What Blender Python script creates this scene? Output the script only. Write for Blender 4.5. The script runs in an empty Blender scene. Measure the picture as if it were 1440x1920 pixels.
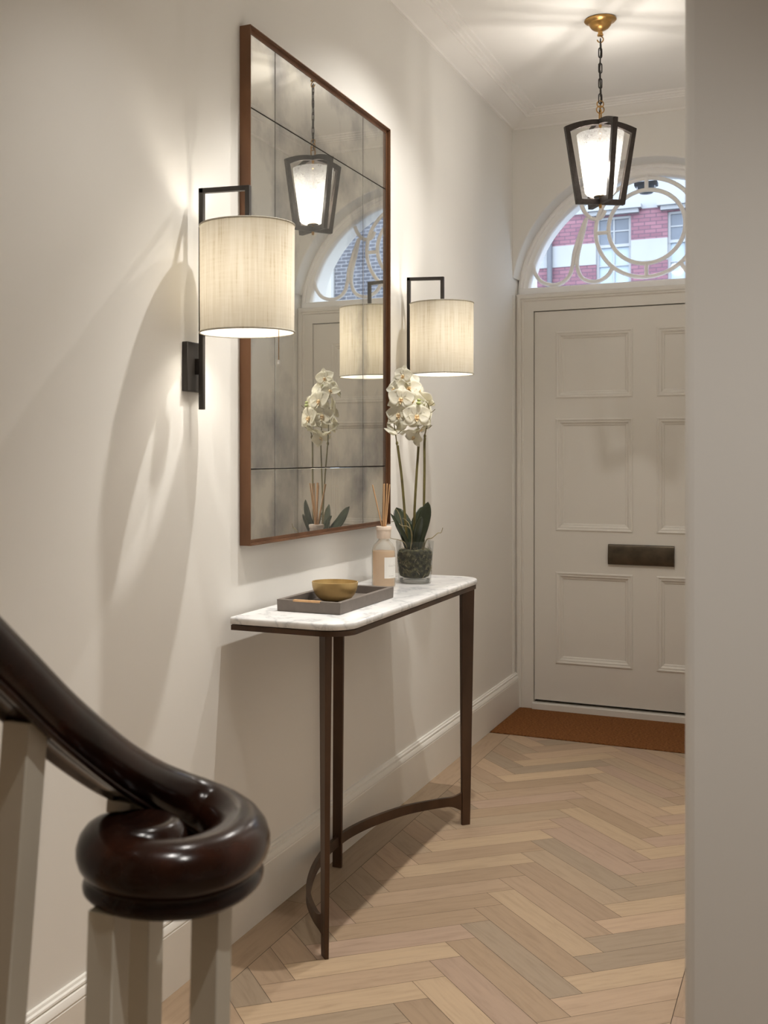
import bpy, bmesh, math, random
from mathutils import Vector, Matrix

random.seed(7)
S = bpy.context.scene
COL = S.collection
PI = math.pi

# ------------------------------------------------------------------ camera, world, exposure
YAW = 0.45911
cd = bpy.data.cameras.new('camera')
cd.sensor_fit = 'VERTICAL'
cd.sensor_height = 36.0
cd.lens = 2142.8 * 36.0 / 1920.0
cd.shift_x = (720.0 - 486.0) / 1920.0
cd.shift_y = (855.3 - 960.0) / 1920.0
cd.clip_start = 0.05
cd.dof.use_dof = True
cd.dof.focus_distance = 3.6
cd.dof.aperture_fstop = 9.0
cam = bpy.data.objects.new('camera', cd)
COL.objects.link(cam)
CAM = Vector((1.4346, 0.0, 1.3))
cam.location = CAM
cam.rotation_euler = (PI / 2, 0, YAW)
S.camera = cam
FWD = Vector((-math.sin(YAW), math.cos(YAW), 0))
RGT = Vector((math.cos(YAW), math.sin(YAW), 0))

S.view_settings.view_transform = 'Standard'
S.view_settings.look = 'None'
S.view_settings.gamma = 1.0
S.view_settings.use_curve_mapping = False
S.view_settings.exposure = 0.19
try:
    S.cycles.use_denoising = True
    S.cycles.caustics_refractive = False
    S.cycles.caustics_reflective = False
    S.cycles.max_bounces = 14
    S.cycles.diffuse_bounces = 7
    S.cycles.transparent_max_bounces = 12
    S.cycles.sample_clamp_indirect = 20.0
    S.cycles.blur_glossy = 0.5
except Exception:
    pass

P_STAIR, P_TABLE, P_FAR, P_REAR = 30.0, 108.0, 58.0, 55.0   # ceiling downlights, W
P_SCONCE = 10.5     # bulbs in the two wall lights
P_PEND = 34.0      # bulb in the lantern
SKY = 4.6
DOWN_COL = (1.0, 0.965, 0.91)
WARM_COL = (1.0, 0.92, 0.80)

w = bpy.data.worlds.new('overcast_sky')
S.world = w
w.use_nodes = True
bg = w.node_tree.nodes['Background']
bg.inputs['Color'].default_value = (0.76, 0.86, 1.0, 1)
bg.inputs['Strength'].default_value = SKY

# ------------------------------------------------------------------ materials
def srgb(r, g, b):
    f = lambda c: (c / 255) / 12.92 if c / 255 <= 0.04045 else ((c / 255 + 0.055) / 1.055) ** 2.4
    return (f(r), f(g), f(b), 1)

def new_mat(name):
    m = bpy.data.materials.new(name)
    m.use_nodes = True
    nt = m.node_tree
    return m, nt, nt.nodes['Principled BSDF']

def node(nt, t, **kw):
    n = nt.nodes.new(t)
    for k, v in kw.items():
        setattr(n, k, v)
    return n

def noise_tex(nt, scale, detail=3, rough=0.55, coord='Object', stretch=(1, 1, 1)):
    tc = node(nt, 'ShaderNodeTexCoord')
    mp = node(nt, 'ShaderNodeMapping')
    mp.inputs['Scale'].default_value = stretch
    nt.links.new(tc.outputs[coord], mp.inputs['Vector'])
    n = node(nt, 'ShaderNodeTexNoise')
    n.inputs['Scale'].default_value = scale
    n.inputs['Detail'].default_value = detail
    n.inputs['Roughness'].default_value = rough
    nt.links.new(mp.outputs['Vector'], n.inputs['Vector'])
    return n

def ramp(nt, src, stops):
    r = node(nt, 'ShaderNodeValToRGB')
    e = r.color_ramp.elements
    while len(e) > 1:
        e.remove(e[-1])
    e[0].position, e[0].color = stops[0]
    for p, c in stops[1:]:
        x = e.new(p)
        x.color = c
    nt.links.new(src, r.inputs['Fac'])
    return r

def bump(nt, src, bsdf, strength=0.2, dist=0.002):
    b = node(nt, 'ShaderNodeBump')
    b.inputs['Strength'].default_value = strength
    b.inputs['Distance'].default_value = dist
    nt.links.new(src, b.inputs['Height'])
    nt.links.new(b.outputs['Normal'], bsdf.inputs['Normal'])
    return b

def simple(name, col, rough=0.5, metal=0.0, vary=0.06, scale=6.0, bmp=0.0, bscale=60, stretch=(1, 1, 1), spec=0.5, coord='Object'):
    m, nt, b = new_mat(name)
    n = noise_tex(nt, scale, stretch=stretch, coord=coord)
    lo = tuple(max(0, c * (1 - vary)) for c in col[:3]) + (1,)
    hi = tuple(min(1, c * (1 + vary)) for c in col[:3]) + (1,)
    r = ramp(nt, n.outputs['Fac'], [(0.3, lo), (0.7, hi)])
    nt.links.new(r.outputs['Color'], b.inputs['Base Color'])
    b.inputs['Roughness'].default_value = rough
    b.inputs['Metallic'].default_value = metal
    b.inputs['Specular IOR Level'].default_value = spec
    if bmp:
        n2 = noise_tex(nt, bscale, detail=2, stretch=stretch, coord=coord)
        bump(nt, n2.outputs['Fac'], b, bmp)
    return m

M = {}
M['wall'] = simple('wall_paint', (0.775, 0.757, 0.72), 0.75, vary=0.012, scale=1.5, bmp=0.03, bscale=220, spec=0.2)
M['ceiling'] = simple('ceiling_paint', (0.84, 0.82, 0.79), 0.85, vary=0.01, scale=1.5, spec=0.2)
M['trim'] = simple('trim_paint', (0.78, 0.755, 0.705), 0.42, vary=0.01, scale=3, spec=0.4)
M['door'] = simple('door_paint', (0.72, 0.69, 0.635), 0.45, vary=0.015, scale=3, spec=0.4)
M['frame_white'] = simple('window_paint', (0.90, 0.89, 0.88), 0.45, vary=0.01, spec=0.4)
M['baluster'] = simple('baluster_paint', (0.66, 0.625, 0.54), 0.5, vary=0.02, spec=0.4)
M['bronze'] = simple('bronzed_metal', (0.072, 0.038, 0.020), 0.40, metal=0.4, vary=0.35, scale=9, bmp=0.04, bscale=90, stretch=(1, 1, 0.35))
M['mirror_frame'] = simple('bronzed_mirror_frame', (0.18, 0.088, 0.045), 0.38, metal=0.45, vary=0.28, scale=11, stretch=(1, 1, 0.3), bmp=0.03)
M['black'] = simple('black_bronze', (0.034, 0.029, 0.025), 0.48, metal=0.3, vary=0.2, scale=20)
M['hammered'] = simple('hammered_black_metal', (0.035, 0.027, 0.023), 0.4, metal=0.5, vary=0.25, scale=60, bmp=0.7, bscale=170)
M['brass'] = simple('aged_brass', (0.47, 0.27, 0.09), 0.3, metal=0.95, vary=0.2, scale=30)
M['bowl'] = simple('brushed_brass', (0.66, 0.475, 0.215), 0.42, metal=0.72, vary=0.1, scale=14)
M['letter'] = simple('dark_bronze_plate', (0.085, 0.066, 0.045), 0.33, metal=0.7, vary=0.3, scale=16)
M['tray'] = simple('taupe_shagreen', (0.155, 0.13, 0.112), 0.5, vary=0.08, scale=40, bmp=0.12, bscale=260)
M['dark'] = simple('dark_gap', (0.02, 0.016, 0.012), 0.8, vary=0.1)
M['reed'] = simple('reed_cane', (0.60, 0.36, 0.18), 0.7, vary=0.18, scale=30, stretch=(1, 1, 0.1))
M['cap'] = simple('bleached_wood', (0.80, 0.66, 0.54), 0.6, vary=0.05, scale=40, stretch=(1, 1, 0.2))
M['paper'] = simple('label_paper', (0.78, 0.76, 0.72), 0.7, vary=0.01)
M['ink'] = simple('grey_ink', (0.45, 0.43, 0.40), 0.7, vary=0.01)
M['stem'] = simple('orchid_stem', (0.15, 0.125, 0.04), 0.5, vary=0.3, scale=25)
M['root'] = simple('aerial_root', (0.27, 0.225, 0.12), 0.7, vary=0.35, scale=40)
M['bud'] = simple('orchid_bud', (0.42, 0.46, 0.17), 0.5, vary=0.15, scale=30)
M['leaf'] = simple('orchid_leaf', (0.026, 0.036, 0.016), 0.35, vary=0.3, scale=18)
M['lip'] = simple('orchid_lip', (0.88, 0.70, 0.44), 0.5, vary=0.15, scale=50)
M['mat'] = None
M['white_plastic'] = simple('white_plastic', (0.8, 0.8, 0.78), 0.4, vary=0.01)
M['stair'] = simple('stair_oak', (0.33, 0.22, 0.13), 0.5, vary=0.15, scale=8)
M['slate'] = simple('street_asphalt', (0.12, 0.125, 0.13), 0.9, vary=0.15, scale=10)

def petal_mat():
    m, nt, b = new_mat('orchid_petal')
    b.inputs['Base Color'].default_value = (0.86, 0.82, 0.70, 1)
    n = noise_tex(nt, 30)
    r = ramp(nt, n.outputs['Fac'], [(0.3, (0.90, 0.87, 0.76, 1)), (0.7, (0.95, 0.94, 0.87, 1))])
    nt.links.new(r.outputs['Color'], b.inputs['Base Color'])
    b.inputs['Roughness'].default_value = 0.6
    tr = node(nt, 'ShaderNodeBsdfTranslucent')
    tr.inputs['Color'].default_value = (0.95, 0.92, 0.80, 1)
    mx = node(nt, 'ShaderNodeMixShader')
    mx.inputs['Fac'].default_value = 0.42
    nt.links.new(b.outputs[0], mx.inputs[1])
    nt.links.new(tr.outputs[0], mx.inputs[2])
    nt.links.new(mx.outputs[0], nt.nodes['Material Output'].inputs['Surface'])
    return m
M['petal'] = petal_mat()

def mahogany():
    m, nt, b = new_mat('polished_mahogany')
    n = noise_tex(nt, 14, detail=5, stretch=(1, 1, 1))
    r = ramp(nt, n.outputs['Fac'], [(0.3, (0.007, 0.003, 0.0022, 1)), (0.55, (0.020, 0.0065, 0.0035, 1)), (0.75, (0.042, 0.0115, 0.005, 1))])
    nt.links.new(r.outputs['Color'], b.inputs['Base Color'])
    b.inputs['Roughness'].default_value = 0.2
    b.inputs['Specular IOR Level'].default_value = 0.32
    n2 = noise_tex(nt, 26, detail=3)
    bump(nt, n2.outputs['Fac'], b, 0.10, 0.004)
    return m
M['mahogany'] = mahogany()

def marble():
    m, nt, b = new_mat('white_veined_marble')
    n0 = noise_tex(nt, 3.2, detail=6, rough=0.6)
    tc = node(nt, 'ShaderNodeTexCoord')
    add = node(nt, 'ShaderNodeMixRGB', blend_type='ADD')
    add.inputs['Fac'].default_value = 0.75
    nt.links.new(tc.outputs['Object'], add.inputs['Color1'])
    nt.links.new(n0.outputs['Color'], add.inputs['Color2'])
    wv = node(nt, 'ShaderNodeTexWave')
    wv.inputs['Scale'].default_value = 2.3
    wv.inputs['Distortion'].default_value = 9.0
    wv.inputs['Detail'].default_value = 5.0
    wv.inputs['Detail Scale'].default_value = 2.0
    nt.links.new(add.outputs['Color'], wv.inputs['Vector'])
    r = ramp(nt, wv.outputs['Fac'], [(0.0, (0.60, 0.605, 0.61, 1)), (0.07, (0.72, 0.72, 0.72, 1)), (0.3, (0.80, 0.795, 0.785, 1)), (1.0, (0.84, 0.83, 0.82, 1))])
    n1 = noise_tex(nt, 7, detail=4)
    r2 = ramp(nt, n1.outputs['Fac'], [(0.35, (0.80, 0.80, 0.81, 1)), (0.6, (1, 1, 1, 1))])
    mu = node(nt, 'ShaderNodeMixRGB', blend_type='MULTIPLY')
    mu.inputs['Fac'].default_value = 0.6
    nt.links.new(r.outputs['Color'], mu.inputs['Color1'])
    nt.links.new(r2.outputs['Color'], mu.inputs['Color2'])
    nt.links.new(mu.outputs['Color'], b.inputs['Base Color'])
    b.inputs['Roughness'].default_value = 0.18
    return m
M['marble'] = marble()

def oak():
    m, nt, b = new_mat('limed_oak_planks')
    uv = node(nt, 'ShaderNodeUVMap')
    mp = node(nt, 'ShaderNodeMapping')
    mp.inputs['Scale'].default_value = (4.0, 42.0, 1.0)
    nt.links.new(uv.outputs['UV'], mp.inputs['Vector'])
    n = node(nt, 'ShaderNodeTexNoise')
    n.inputs['Scale'].default_value = 1.6
    n.inputs['Detail'].default_value = 6
    n.inputs['Roughness'].default_value = 0.62
    n.inputs['Distortion'].default_value = 0.6
    nt.links.new(mp.outputs['Vector'], n.inputs['Vector'])
    at = node(nt, 'ShaderNodeAttribute', attribute_name='tint')
    g = ramp(nt, n.outputs['Fac'], [(0.28, (0.78, 0.76, 0.74, 1)), (0.5, (0.98, 0.98, 0.98, 1)), (0.75, (1.08, 1.07, 1.05, 1))])
    mu = node(nt, 'ShaderNodeMixRGB', blend_type='MULTIPLY')
    mu.inputs['Fac'].default_value = 0.75
    nt.links.new(at.outputs['Color'], mu.inputs['Color1'])
    nt.links.new(g.outputs['Color'], mu.inputs['Color2'])
    nt.links.new(mu.outputs['Color'], b.inputs['Base Color'])
    b.inputs['Roughness'].default_value = 0.48
    b.inputs['Specular IOR Level'].default_value = 0.35
    bump(nt, n.outputs['Fac'], b, 0.05, 0.002)
    return m
M['oak'] = oak()

def coir():
    m, nt, b = new_mat('brown_coir')
    n = noise_tex(nt, 260, detail=2, stretch=(0.35, 1, 1))
    r = ramp(nt, n.outputs['Fac'], [(0.3, (0.10, 0.036, 0.010, 1)), (0.55, (0.24, 0.095, 0.030, 1)), (0.78, (0.36, 0.165, 0.065, 1))])
    nt.links.new(r.outputs['Color'], b.inputs['Base Color'])
    b.inputs['Roughness'].default_value = 0.95
    b.inputs['Specular IOR Level'].default_value = 0.1
    bump(nt, n.outputs['Fac'], b, 0.9, 0.006)
    return m
M['mat'] = coir()

def linen():
    m, nt, b = new_mat('cream_linen_shade')
    n1 = noise_tex(nt, 150, detail=2, stretch=(1, 1, 0.045))
    n2 = noise_tex(nt, 170, detail=1, stretch=(0.12, 0.12, 1))
    n3 = noise_tex(nt, 9, detail=3, stretch=(1, 1, 0.4))
    a = node(nt, 'ShaderNodeMath', operation='ADD')
    nt.links.new(n1.outputs['Fac'], a.inputs[0])
    sc = node(nt, 'ShaderNodeMath', operation='MULTIPLY')
    sc.inputs[1].default_value = 0.22
    nt.links.new(n2.outputs['Fac'], sc.inputs[0])
    nt.links.new(sc.outputs[0], a.inputs[1])
    a2 = node(nt, 'ShaderNodeMath', operation='MULTIPLY_ADD')
    a2.inputs[1].default_value = 0.3
    nt.links.new(n3.outputs['Fac'], a2.inputs[0])
    nt.links.new(a.outputs[0], a2.inputs[2])
    r = ramp(nt, a2.outputs[0], [(0.46, (0.64, 0.55, 0.41, 1)), (0.64, (0.80, 0.74, 0.61, 1)), (0.95, (0.90, 0.855, 0.75, 1))])
    tr = node(nt, 'ShaderNodeBsdfTranslucent')
    thin = node(nt, 'ShaderNodeMixRGB', blend_type='MULTIPLY')
    thin.inputs['Fac'].default_value = 1.0
    thin.inputs['Color2'].default_value = (0.245, 0.236, 0.222, 1)
    nt.links.new(r.outputs['Color'], thin.inputs['Color1'])
    nt.links.new(thin.outputs['Color'], tr.inputs['Color'])
    geo = node(nt, 'ShaderNodeNewGeometry')
    lin = node(nt, 'ShaderNodeMixRGB')          # white bonded lining on the inner face
    lin.inputs['Color2'].default_value = (0.92, 0.91, 0.88, 1)
    nt.links.new(geo.outputs['Backfacing'], lin.inputs['Fac'])
    nt.links.new(r.outputs['Color'], lin.inputs['Color1'])
    nt.links.new(lin.outputs['Color'], b.inputs['Base Color'])
    b.inputs['Roughness'].default_value = 0.9
    mx = node(nt, 'ShaderNodeMixShader')
    mx.inputs['Fac'].default_value = 0.5
    nt.links.new(b.outputs[0], mx.inputs[1])
    nt.links.new(tr.outputs[0], mx.inputs[2])
    cl = node(nt, 'ShaderNodeBsdfTransparent')
    cl.inputs['Color'].default_value = (1.0, 0.92, 0.80, 1)
    m3 = node(nt, 'ShaderNodeMixShader')
    m3.inputs['Fac'].default_value = 0.0
    nt.links.new(mx.outputs[0], m3.inputs[1])
    nt.links.new(cl.outputs[0], m3.inputs[2])
    nt.links.new(m3.outputs[0], nt.nodes['Material Output'].inputs['Surface'])
    return m
M['linen'] = linen()

def emitter(name, col, s):
    m, nt, b = new_mat(name)
    e = node(nt, 'ShaderNodeEmission')
    e.inputs['Color'].default_value = col + (1,)
    e.inputs['Strength'].default_value = s
    nt.links.new(e.outputs[0], nt.nodes['Material Output'].inputs['Surface'])
    return m
M['bulb'] = emitter('lit_bulb', (1.0, 0.86, 0.66), 2.5)
M['bright_bulb'] = emitter('lit_lantern_bulb', (1.0, 0.95, 0.88), 3.0)
M['lens'] = emitter('lit_downlight_lens', (1.0, 0.9, 0.75), 12.0)

def thin_glass(name, tint=(1, 1, 1), refl=1.0, haze=0.0):
    m, nt, b = new_mat(name)
    t = node(nt, 'ShaderNodeBsdfTransparent')
    t.inputs['Color'].default_value = tint + (1,)
    g = node(nt, 'ShaderNodeBsdfGlossy')
    g.inputs['Roughness'].default_value = 0.03
    lw = node(nt, 'ShaderNodeLayerWeight')
    lw.inputs['Blend'].default_value = 0.25
    ml = node(nt, 'ShaderNodeMath', operation='MULTIPLY')
    ml.inputs[1].default_value = refl
    nt.links.new(lw.outputs['Fresnel'], ml.inputs[0])
    mx = node(nt, 'ShaderNodeMixShader')
    nt.links.new(ml.outputs[0], mx.inputs['Fac'])
    nt.links.new(t.outputs[0], mx.inputs[1])
    nt.links.new(g.outputs[0], mx.inputs[2])
    out = mx
    if haze:
        d = node(nt, 'ShaderNodeBsdfDiffuse')
        d.inputs['Color'].default_value = (0.75, 0.75, 0.72, 1)
        m2 = node(nt, 'ShaderNodeMixShader')
        m2.inputs['Fac'].default_value = haze
        nt.links.new(mx.outputs[0], m2.inputs[1])
        nt.links.new(d.outputs[0], m2.inputs[2])
        out = m2
    nt.links.new(out.outputs[0], nt.nodes['Material Output'].inputs['Surface'])
    return m
M['pane'] = thin_glass('window_glass', (0.96, 0.98, 1.0), 0.5)
M['vase'] = thin_glass('clear_vase_glass', (0.97, 0.975, 0.97), 0.55, 0.03)
M['vase_base'] = thin_glass('thick_vase_base', (0.80, 0.81, 0.81), 0.7, 0.16)
M['frosted'] = thin_glass('frosted_bottle_glass', (0.97, 0.95, 0.91), 0.4, 0.22)

def liquid():
    m, nt, b = new_mat('pale_amber_liquid')
    b.inputs['Base Color'].default_value = (0.86, 0.66, 0.43, 1)
    b.inputs['Roughness'].default_value = 0.4
    tr = node(nt, 'ShaderNodeBsdfTranslucent')
    tr.inputs['Color'].default_value = (0.95, 0.76, 0.50, 1)
    mx = node(nt, 'ShaderNodeMixShader')
    mx.inputs['Fac'].default_value = 0.5
    nt.links.new(b.outputs[0], mx.inputs[1])
    nt.links.new(tr.outputs[0], mx.inputs[2])
    nt.links.new(mx.outputs[0], nt.nodes['Material Output'].inputs['Surface'])
    return m
M['liquid'] = liquid()

def lantern_glass():
    m, nt, b = new_mat('seeded_frosted_glass')
    n = noise_tex(nt, 120, detail=3)
    n.inputs['Distortion'].default_value = 1.2
    r = ramp(nt, n.outputs['Fac'], [(0.35, (0.66, 0.65, 0.62, 1)), (0.62, (0.96, 0.96, 0.95, 1))])
    tr = node(nt, 'ShaderNodeBsdfTranslucent')
    thin = node(nt, 'ShaderNodeMixRGB', blend_type='MULTIPLY')
    thin.inputs['Fac'].default_value = 1.0
    thin.inputs['Color2'].default_value = (0.30, 0.30, 0.30, 1)
    nt.links.new(r.outputs['Color'], thin.inputs['Color1'])
    nt.links.new(thin.outputs['Color'], tr.inputs['Color'])
    rf = node(nt, 'ShaderNodeBsdfRefraction')
    rf.inputs['IOR'].default_value = 1.12
    rf.inputs['Roughness'].default_value = 0.62
    nt.links.new(thin.outputs['Color'], rf.inputs['Color'])
    df = node(nt, 'ShaderNodeBsdfDiffuse')
    nt.links.new(r.outputs['Color'], df.inputs['Color'])
    m1 = node(nt, 'ShaderNodeMixShader')
    m1.inputs['Fac'].default_value = 0.14
    nt.links.new(tr.outputs[0], m1.inputs[1])
    nt.links.new(rf.outputs[0], m1.inputs[2])
    m2 = node(nt, 'ShaderNodeMixShader')
    m2.inputs['Fac'].default_value = 0.15
    nt.links.new(m1.outputs[0], m2.inputs[1])
    nt.links.new(df.outputs[0], m2.inputs[2])
    cl = node(nt, 'ShaderNodeBsdfTransparent')
    m3 = node(nt, 'ShaderNodeMixShader')
    m3.inputs['Fac'].default_value = 0.45
    nt.links.new(m2.outputs[0], m3.inputs[1])
    nt.links.new(cl.outputs[0], m3.inputs[2])
    nt.links.new(m3.outputs[0], nt.nodes['Material Output'].inputs['Surface'])
    return m
M['lantern'] = lantern_glass()

def antique_mirror():
    m, nt, b = new_mat('antiqued_mirror_glass')
    tc = node(nt, 'ShaderNodeTexCoord')
    sx = node(nt, 'ShaderNodeSeparateXYZ')
    nt.links.new(tc.outputs['Generated'], sx.inputs[0])
    def edge(out):
        a = node(nt, 'ShaderNodeMath', operation='SUBTRACT'); a.inputs[1].default_value = 0.5
        nt.links.new(out, a.inputs[0])
        c = node(nt, 'ShaderNodeMath', operation='ABSOLUTE')
        nt.links.new(a.outputs[0], c.inputs[0])
        return c.outputs[0]
    mxm = node(nt, 'ShaderNodeMath', operation='MAXIMUM')
    nt.links.new(edge(sx.outputs['Y']), mxm.inputs[0])
    nt.links.new(edge(sx.outputs['Z']), mxm.inputs[1])
    n = noise_tex(nt, 5.0, detail=6, rough=0.6)
    n2 = noise_tex(nt, 2.2, detail=3)
    # foxing where edge distance plus cloud passes a limit
    a = node(nt, 'ShaderNodeMath', operation='MULTIPLY_ADD'); a.inputs[1].default_value = 0.9
    nt.links.new(mxm.outputs[0], a.inputs[0]); nt.links.new(n.outputs['Fac'], a.inputs[2])
    a2 = node(nt, 'ShaderNodeMath', operation='MULTIPLY_ADD'); a2.inputs[1].default_value = 0.55
    nt.links.new(n2.outputs['Fac'], a2.inputs[0]); nt.links.new(a.outputs[0], a2.inputs[2])
    fox = ramp(nt, a2.outputs[0], [(0.0, (0, 0, 0, 1)), (0.50, (0, 0, 0, 1)), (0.63, (0.42, 0.42, 0.42, 1)), (0.80, (0.9, 0.9, 0.9, 1))])
    half = node(nt, 'ShaderNodeMath', operation='MULTIPLY'); half.inputs[1].default_value = 0.5
    nt.links.new(a2.outputs[0], half.inputs[0])
    nt.links.new(half.outputs[0], fox.inputs['Fac'])
    gc = node(nt, 'ShaderNodeMixRGB')
    gc.inputs['Color1'].default_value = (0.90, 0.89, 0.83, 1)
    gc.inputs['Color2'].default_value = (0.13, 0.135, 0.19, 1)
    nt.links.new(fox.outputs['Color'], gc.inputs['Fac'])
    g = node(nt, 'ShaderNodeBsdfGlossy')
    g.inputs['Roughness'].default_value = 0.012
    nt.links.new(gc.outputs['Color'], g.inputs['Color'])
    d = node(nt, 'ShaderNodeBsdfDiffuse')
    d.inputs['Color'].default_value = (0.62, 0.61, 0.56, 1)
    mx = node(nt, 'ShaderNodeMixShader')
    mx.inputs['Fac'].default_value = 0.075
    nt.links.new(g.outputs[0], mx.inputs[1])
    nt.links.new(d.outputs[0], mx.inputs[2])
    nt.links.new(mx.outputs[0], nt.nodes['Material Output'].inputs['Surface'])
    return m
M['mirror'] = antique_mirror()

def brick(name, c1, c2, mortar, offset=0.0):
    m, nt, b = new_mat(name)
    tc = node(nt, 'ShaderNodeTexCoord')
    mp = node(nt, 'ShaderNodeMapping')
    mp.inputs['Rotation'].default_value = (PI / 2, 0, 0)
    nt.links.new(tc.outputs['Object'], mp.inputs['Vector'])
    br = node(nt, 'ShaderNodeTexBrick')
    br.inputs['Scale'].default_value = 1.0
    br.inputs['Brick Width'].default_value = 0.225
    br.inputs['Row Height'].default_value = 0.078
    br.inputs['Mortar Size'].default_value = 0.007
    br.inputs['Color1'].default_value = c1
    br.inputs['Color2'].default_value = c2
    br.inputs['Mortar'].default_value = mortar
    nt.links.new(mp.outputs['Vector'], br.inputs['Vector'])
    nt.links.new(br.outputs['Color'], b.inputs['Base Color'])
    b.inputs['Roughness'].default_value = 0.85
    return m
M['pink_brick'] = brick('pink_brick', (0.235, 0.112, 0.135, 1), (0.165, 0.076, 0.097, 1), (0.085, 0.058, 0.075, 1))
M['grey_brick'] = brick('grey_brick', (0.085, 0.09, 0.115, 1), (0.05, 0.055, 0.075, 1), (0.26, 0.27, 0.30, 1))
M['stucco'] = simple('white_stucco', (0.31, 0.315, 0.32), 0.8, vary=0.03, scale=2)
M['house_glass'] = simple('house_window_glass', (0.10, 0.115, 0.14), 0.15, vary=0.2, scale=1.5)
M['house_glass_pale'] = simple('house_glass_sky_reflection', (0.30, 0.36, 0.42), 0.15, vary=0.1, scale=1.5)  # bright sky reflection put into the colour of the lower sash glass
M['pipe'] = simple('grey_drainpipe', (0.10, 0.105, 0.12), 0.5, vary=0.1)

# ------------------------------------------------------------------ geometry helpers
def BM():
    return bmesh.new()

def box(bm, x0, x1, y0, y1, z0, z1):
    v = [bm.verts.new((x, y, z)) for x in (x0, x1) for y in (y0, y1) for z in (z0, z1)]
    for f in ((0, 1, 3, 2), (4, 6, 7, 5), (0, 4, 5, 1), (2, 3, 7, 6), (0, 2, 6, 4), (1, 5, 7, 3)):
        bm.faces.new([v[i] for i in f])

def prism(bm, loop, vec, cap=True):
    """closed loop of points extruded by vec"""
    vec = Vector(vec)
    a = [bm.verts.new(p) for p in loop]
    b = [bm.verts.new(Vector(p) + vec) for p in loop]
    n = len(a)
    for i in range(n):
        bm.faces.new((a[i], a[(i + 1) % n], b[(i + 1) % n], b[i]))
    if cap:
        bm.faces.new(a[::-1])
        bm.faces.new(b)

def ring_prism(bm, outer, inner, vec):
    """frame: outer and inner loops of equal count"""
    vec = Vector(vec)
    n = len(outer)
    L = [[bm.verts.new(Vector(p) + o) for p in lp] for lp in (outer, inner) for o in (Vector((0, 0, 0)), vec)]
    o0, o1, i0, i1 = L
    for k in range(n):
        j = (k + 1) % n
        bm.faces.new((o0[k], o0[j], o1[j], o1[k]))
        bm.faces.new((i0[k], i1[k], i1[j], i0[j]))
        bm.faces.new((o0[k], i0[k], i0[j], o0[j]))
        bm.faces.new((o1[k], o1[j], i1[j], i1[k]))

def lathe(bm, prof, c=(0, 0, 0), seg=48, cap0=False, cap1=False):
    rings = []
    for r, z in prof:
        if r < 1e-6:
            rings.append([bm.verts.new((c[0], c[1], c[2] + z))])
        else:
            rings.append([bm.verts.new((c[0] + r * math.cos(2 * PI * i / seg), c[1] + r * math.sin(2 * PI * i / seg), c[2] + z)) for i in range(seg)])
    for a, b in zip(rings, rings[1:]):
        for i in range(seg):
            j = (i + 1) % seg
            q = [a[i % len(a)], a[j % len(a)], b[j % len(b)], b[i % len(b)]]
            u = []
            for v in q:
                if v not in u:
                    u.append(v)
            if len(u) >= 3:
                bm.faces.new(u)
    if cap0 and len(rings[0]) > 1:
        bm.faces.new(rings[0][::-1])
    if cap1 and len(rings[-1]) > 1:
        bm.faces.new(rings[-1])

def catmull(pts, n=8, closed=False):
    P = [Vector(p) for p in pts]
    out = []
    N = len(P)
    rng = range(N) if closed else range(N - 1)
    for i in rng:
        p0 = P[(i - 1) % N] if closed or i > 0 else P[0] * 2 - P[1]
        p1 = P[i]; p2 = P[(i + 1) % N]
        p3 = P[(i + 2) % N] if closed or i + 2 < N else P[-1] * 2 - P[-2]
        for k in range(n):
            t = k / n
            out.append(0.5 * ((2 * p1) + (p2 - p0) * t + (2 * p0 - 5 * p1 + 4 * p2 - p3) * t * t + (3 * p1 - p0 - 3 * p2 + p3) * t ** 3))
    if not closed:
        out.append(P[-1])
    return out

def tube(bm, pts, r, seg=10, closed=False, up=Vector((0, 0, 1)), cap=True):
    """sweep a circle; r is a number or a list"""
    P = [Vector(p) for p in pts]
    N = len(P)
    rr = r if isinstance(r, (list, tuple)) else [r] * N
    rings = []
    prev = None
    for i in range(N):
        t = (P[(i + 1) % N] - P[(i - 1) % N]) if closed else (P[min(i + 1, N - 1)] - P[max(i - 1, 0)])
        t.normalize()
        if prev is None:
            s = t.cross(up)
            if s.length < 1e-3:
                s = t.cross(Vector((1, 0, 0)))
        else:
            s = prev - t * prev.dot(t)
            if s.length < 1e-4:
                s = t.cross(up)
        s.normalize(); prev = s
        u = s.cross(t)
        rings.append([bm.verts.new(P[i] + (s * math.cos(2 * PI * k / seg) + u * math.sin(2 * PI * k / seg)) * rr[i]) for k in range(seg)])
    m = N if closed else N - 1
    for i in range(m):
        a, b = rings[i], rings[(i + 1) % N]
        for k in range(seg):
            l = (k + 1) % seg
            bm.faces.new((a[k], a[l], b[l], b[k]))
    if cap and not closed:
        bm.faces.new(rings[0][::-1]); bm.faces.new(rings[-1])

def sweep_profile(bm, pts, prof, cap=True, upv=Vector((0, 0, 1)), scale=None, low=None):
    """sweep a closed profile [(side, up)] along pts, side kept horizontal"""
    P = [Vector(p) for p in pts]
    N = len(P)
    rings = []
    for i in range(N):
        t = (P[min(i + 1, N - 1)] - P[max(i - 1, 0)]).normalized()
        s = t.cross(upv).normalized()
        u = s.cross(t).normalized()
        k = scale[i] if scale else 1.0
        q_ = low[i] if low else 1.0      # how deep the lower fillet is here
        rings.append([bm.verts.new(P[i] + s * (a * k) + u * ((b if b > -0.0175 else -0.0175 + (b + 0.0175) * q_) * k)) for a, b in prof])
    n = len(prof)
    for i in range(N - 1):
        for k in range(n):
            l = (k + 1) % n
            bm.faces.new((rings[i][k], rings[i][l], rings[i + 1][l], rings[i + 1][k]))
    if cap:
        bm.faces.new(rings[0][::-1]); bm.faces.new(rings[-1])

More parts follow.
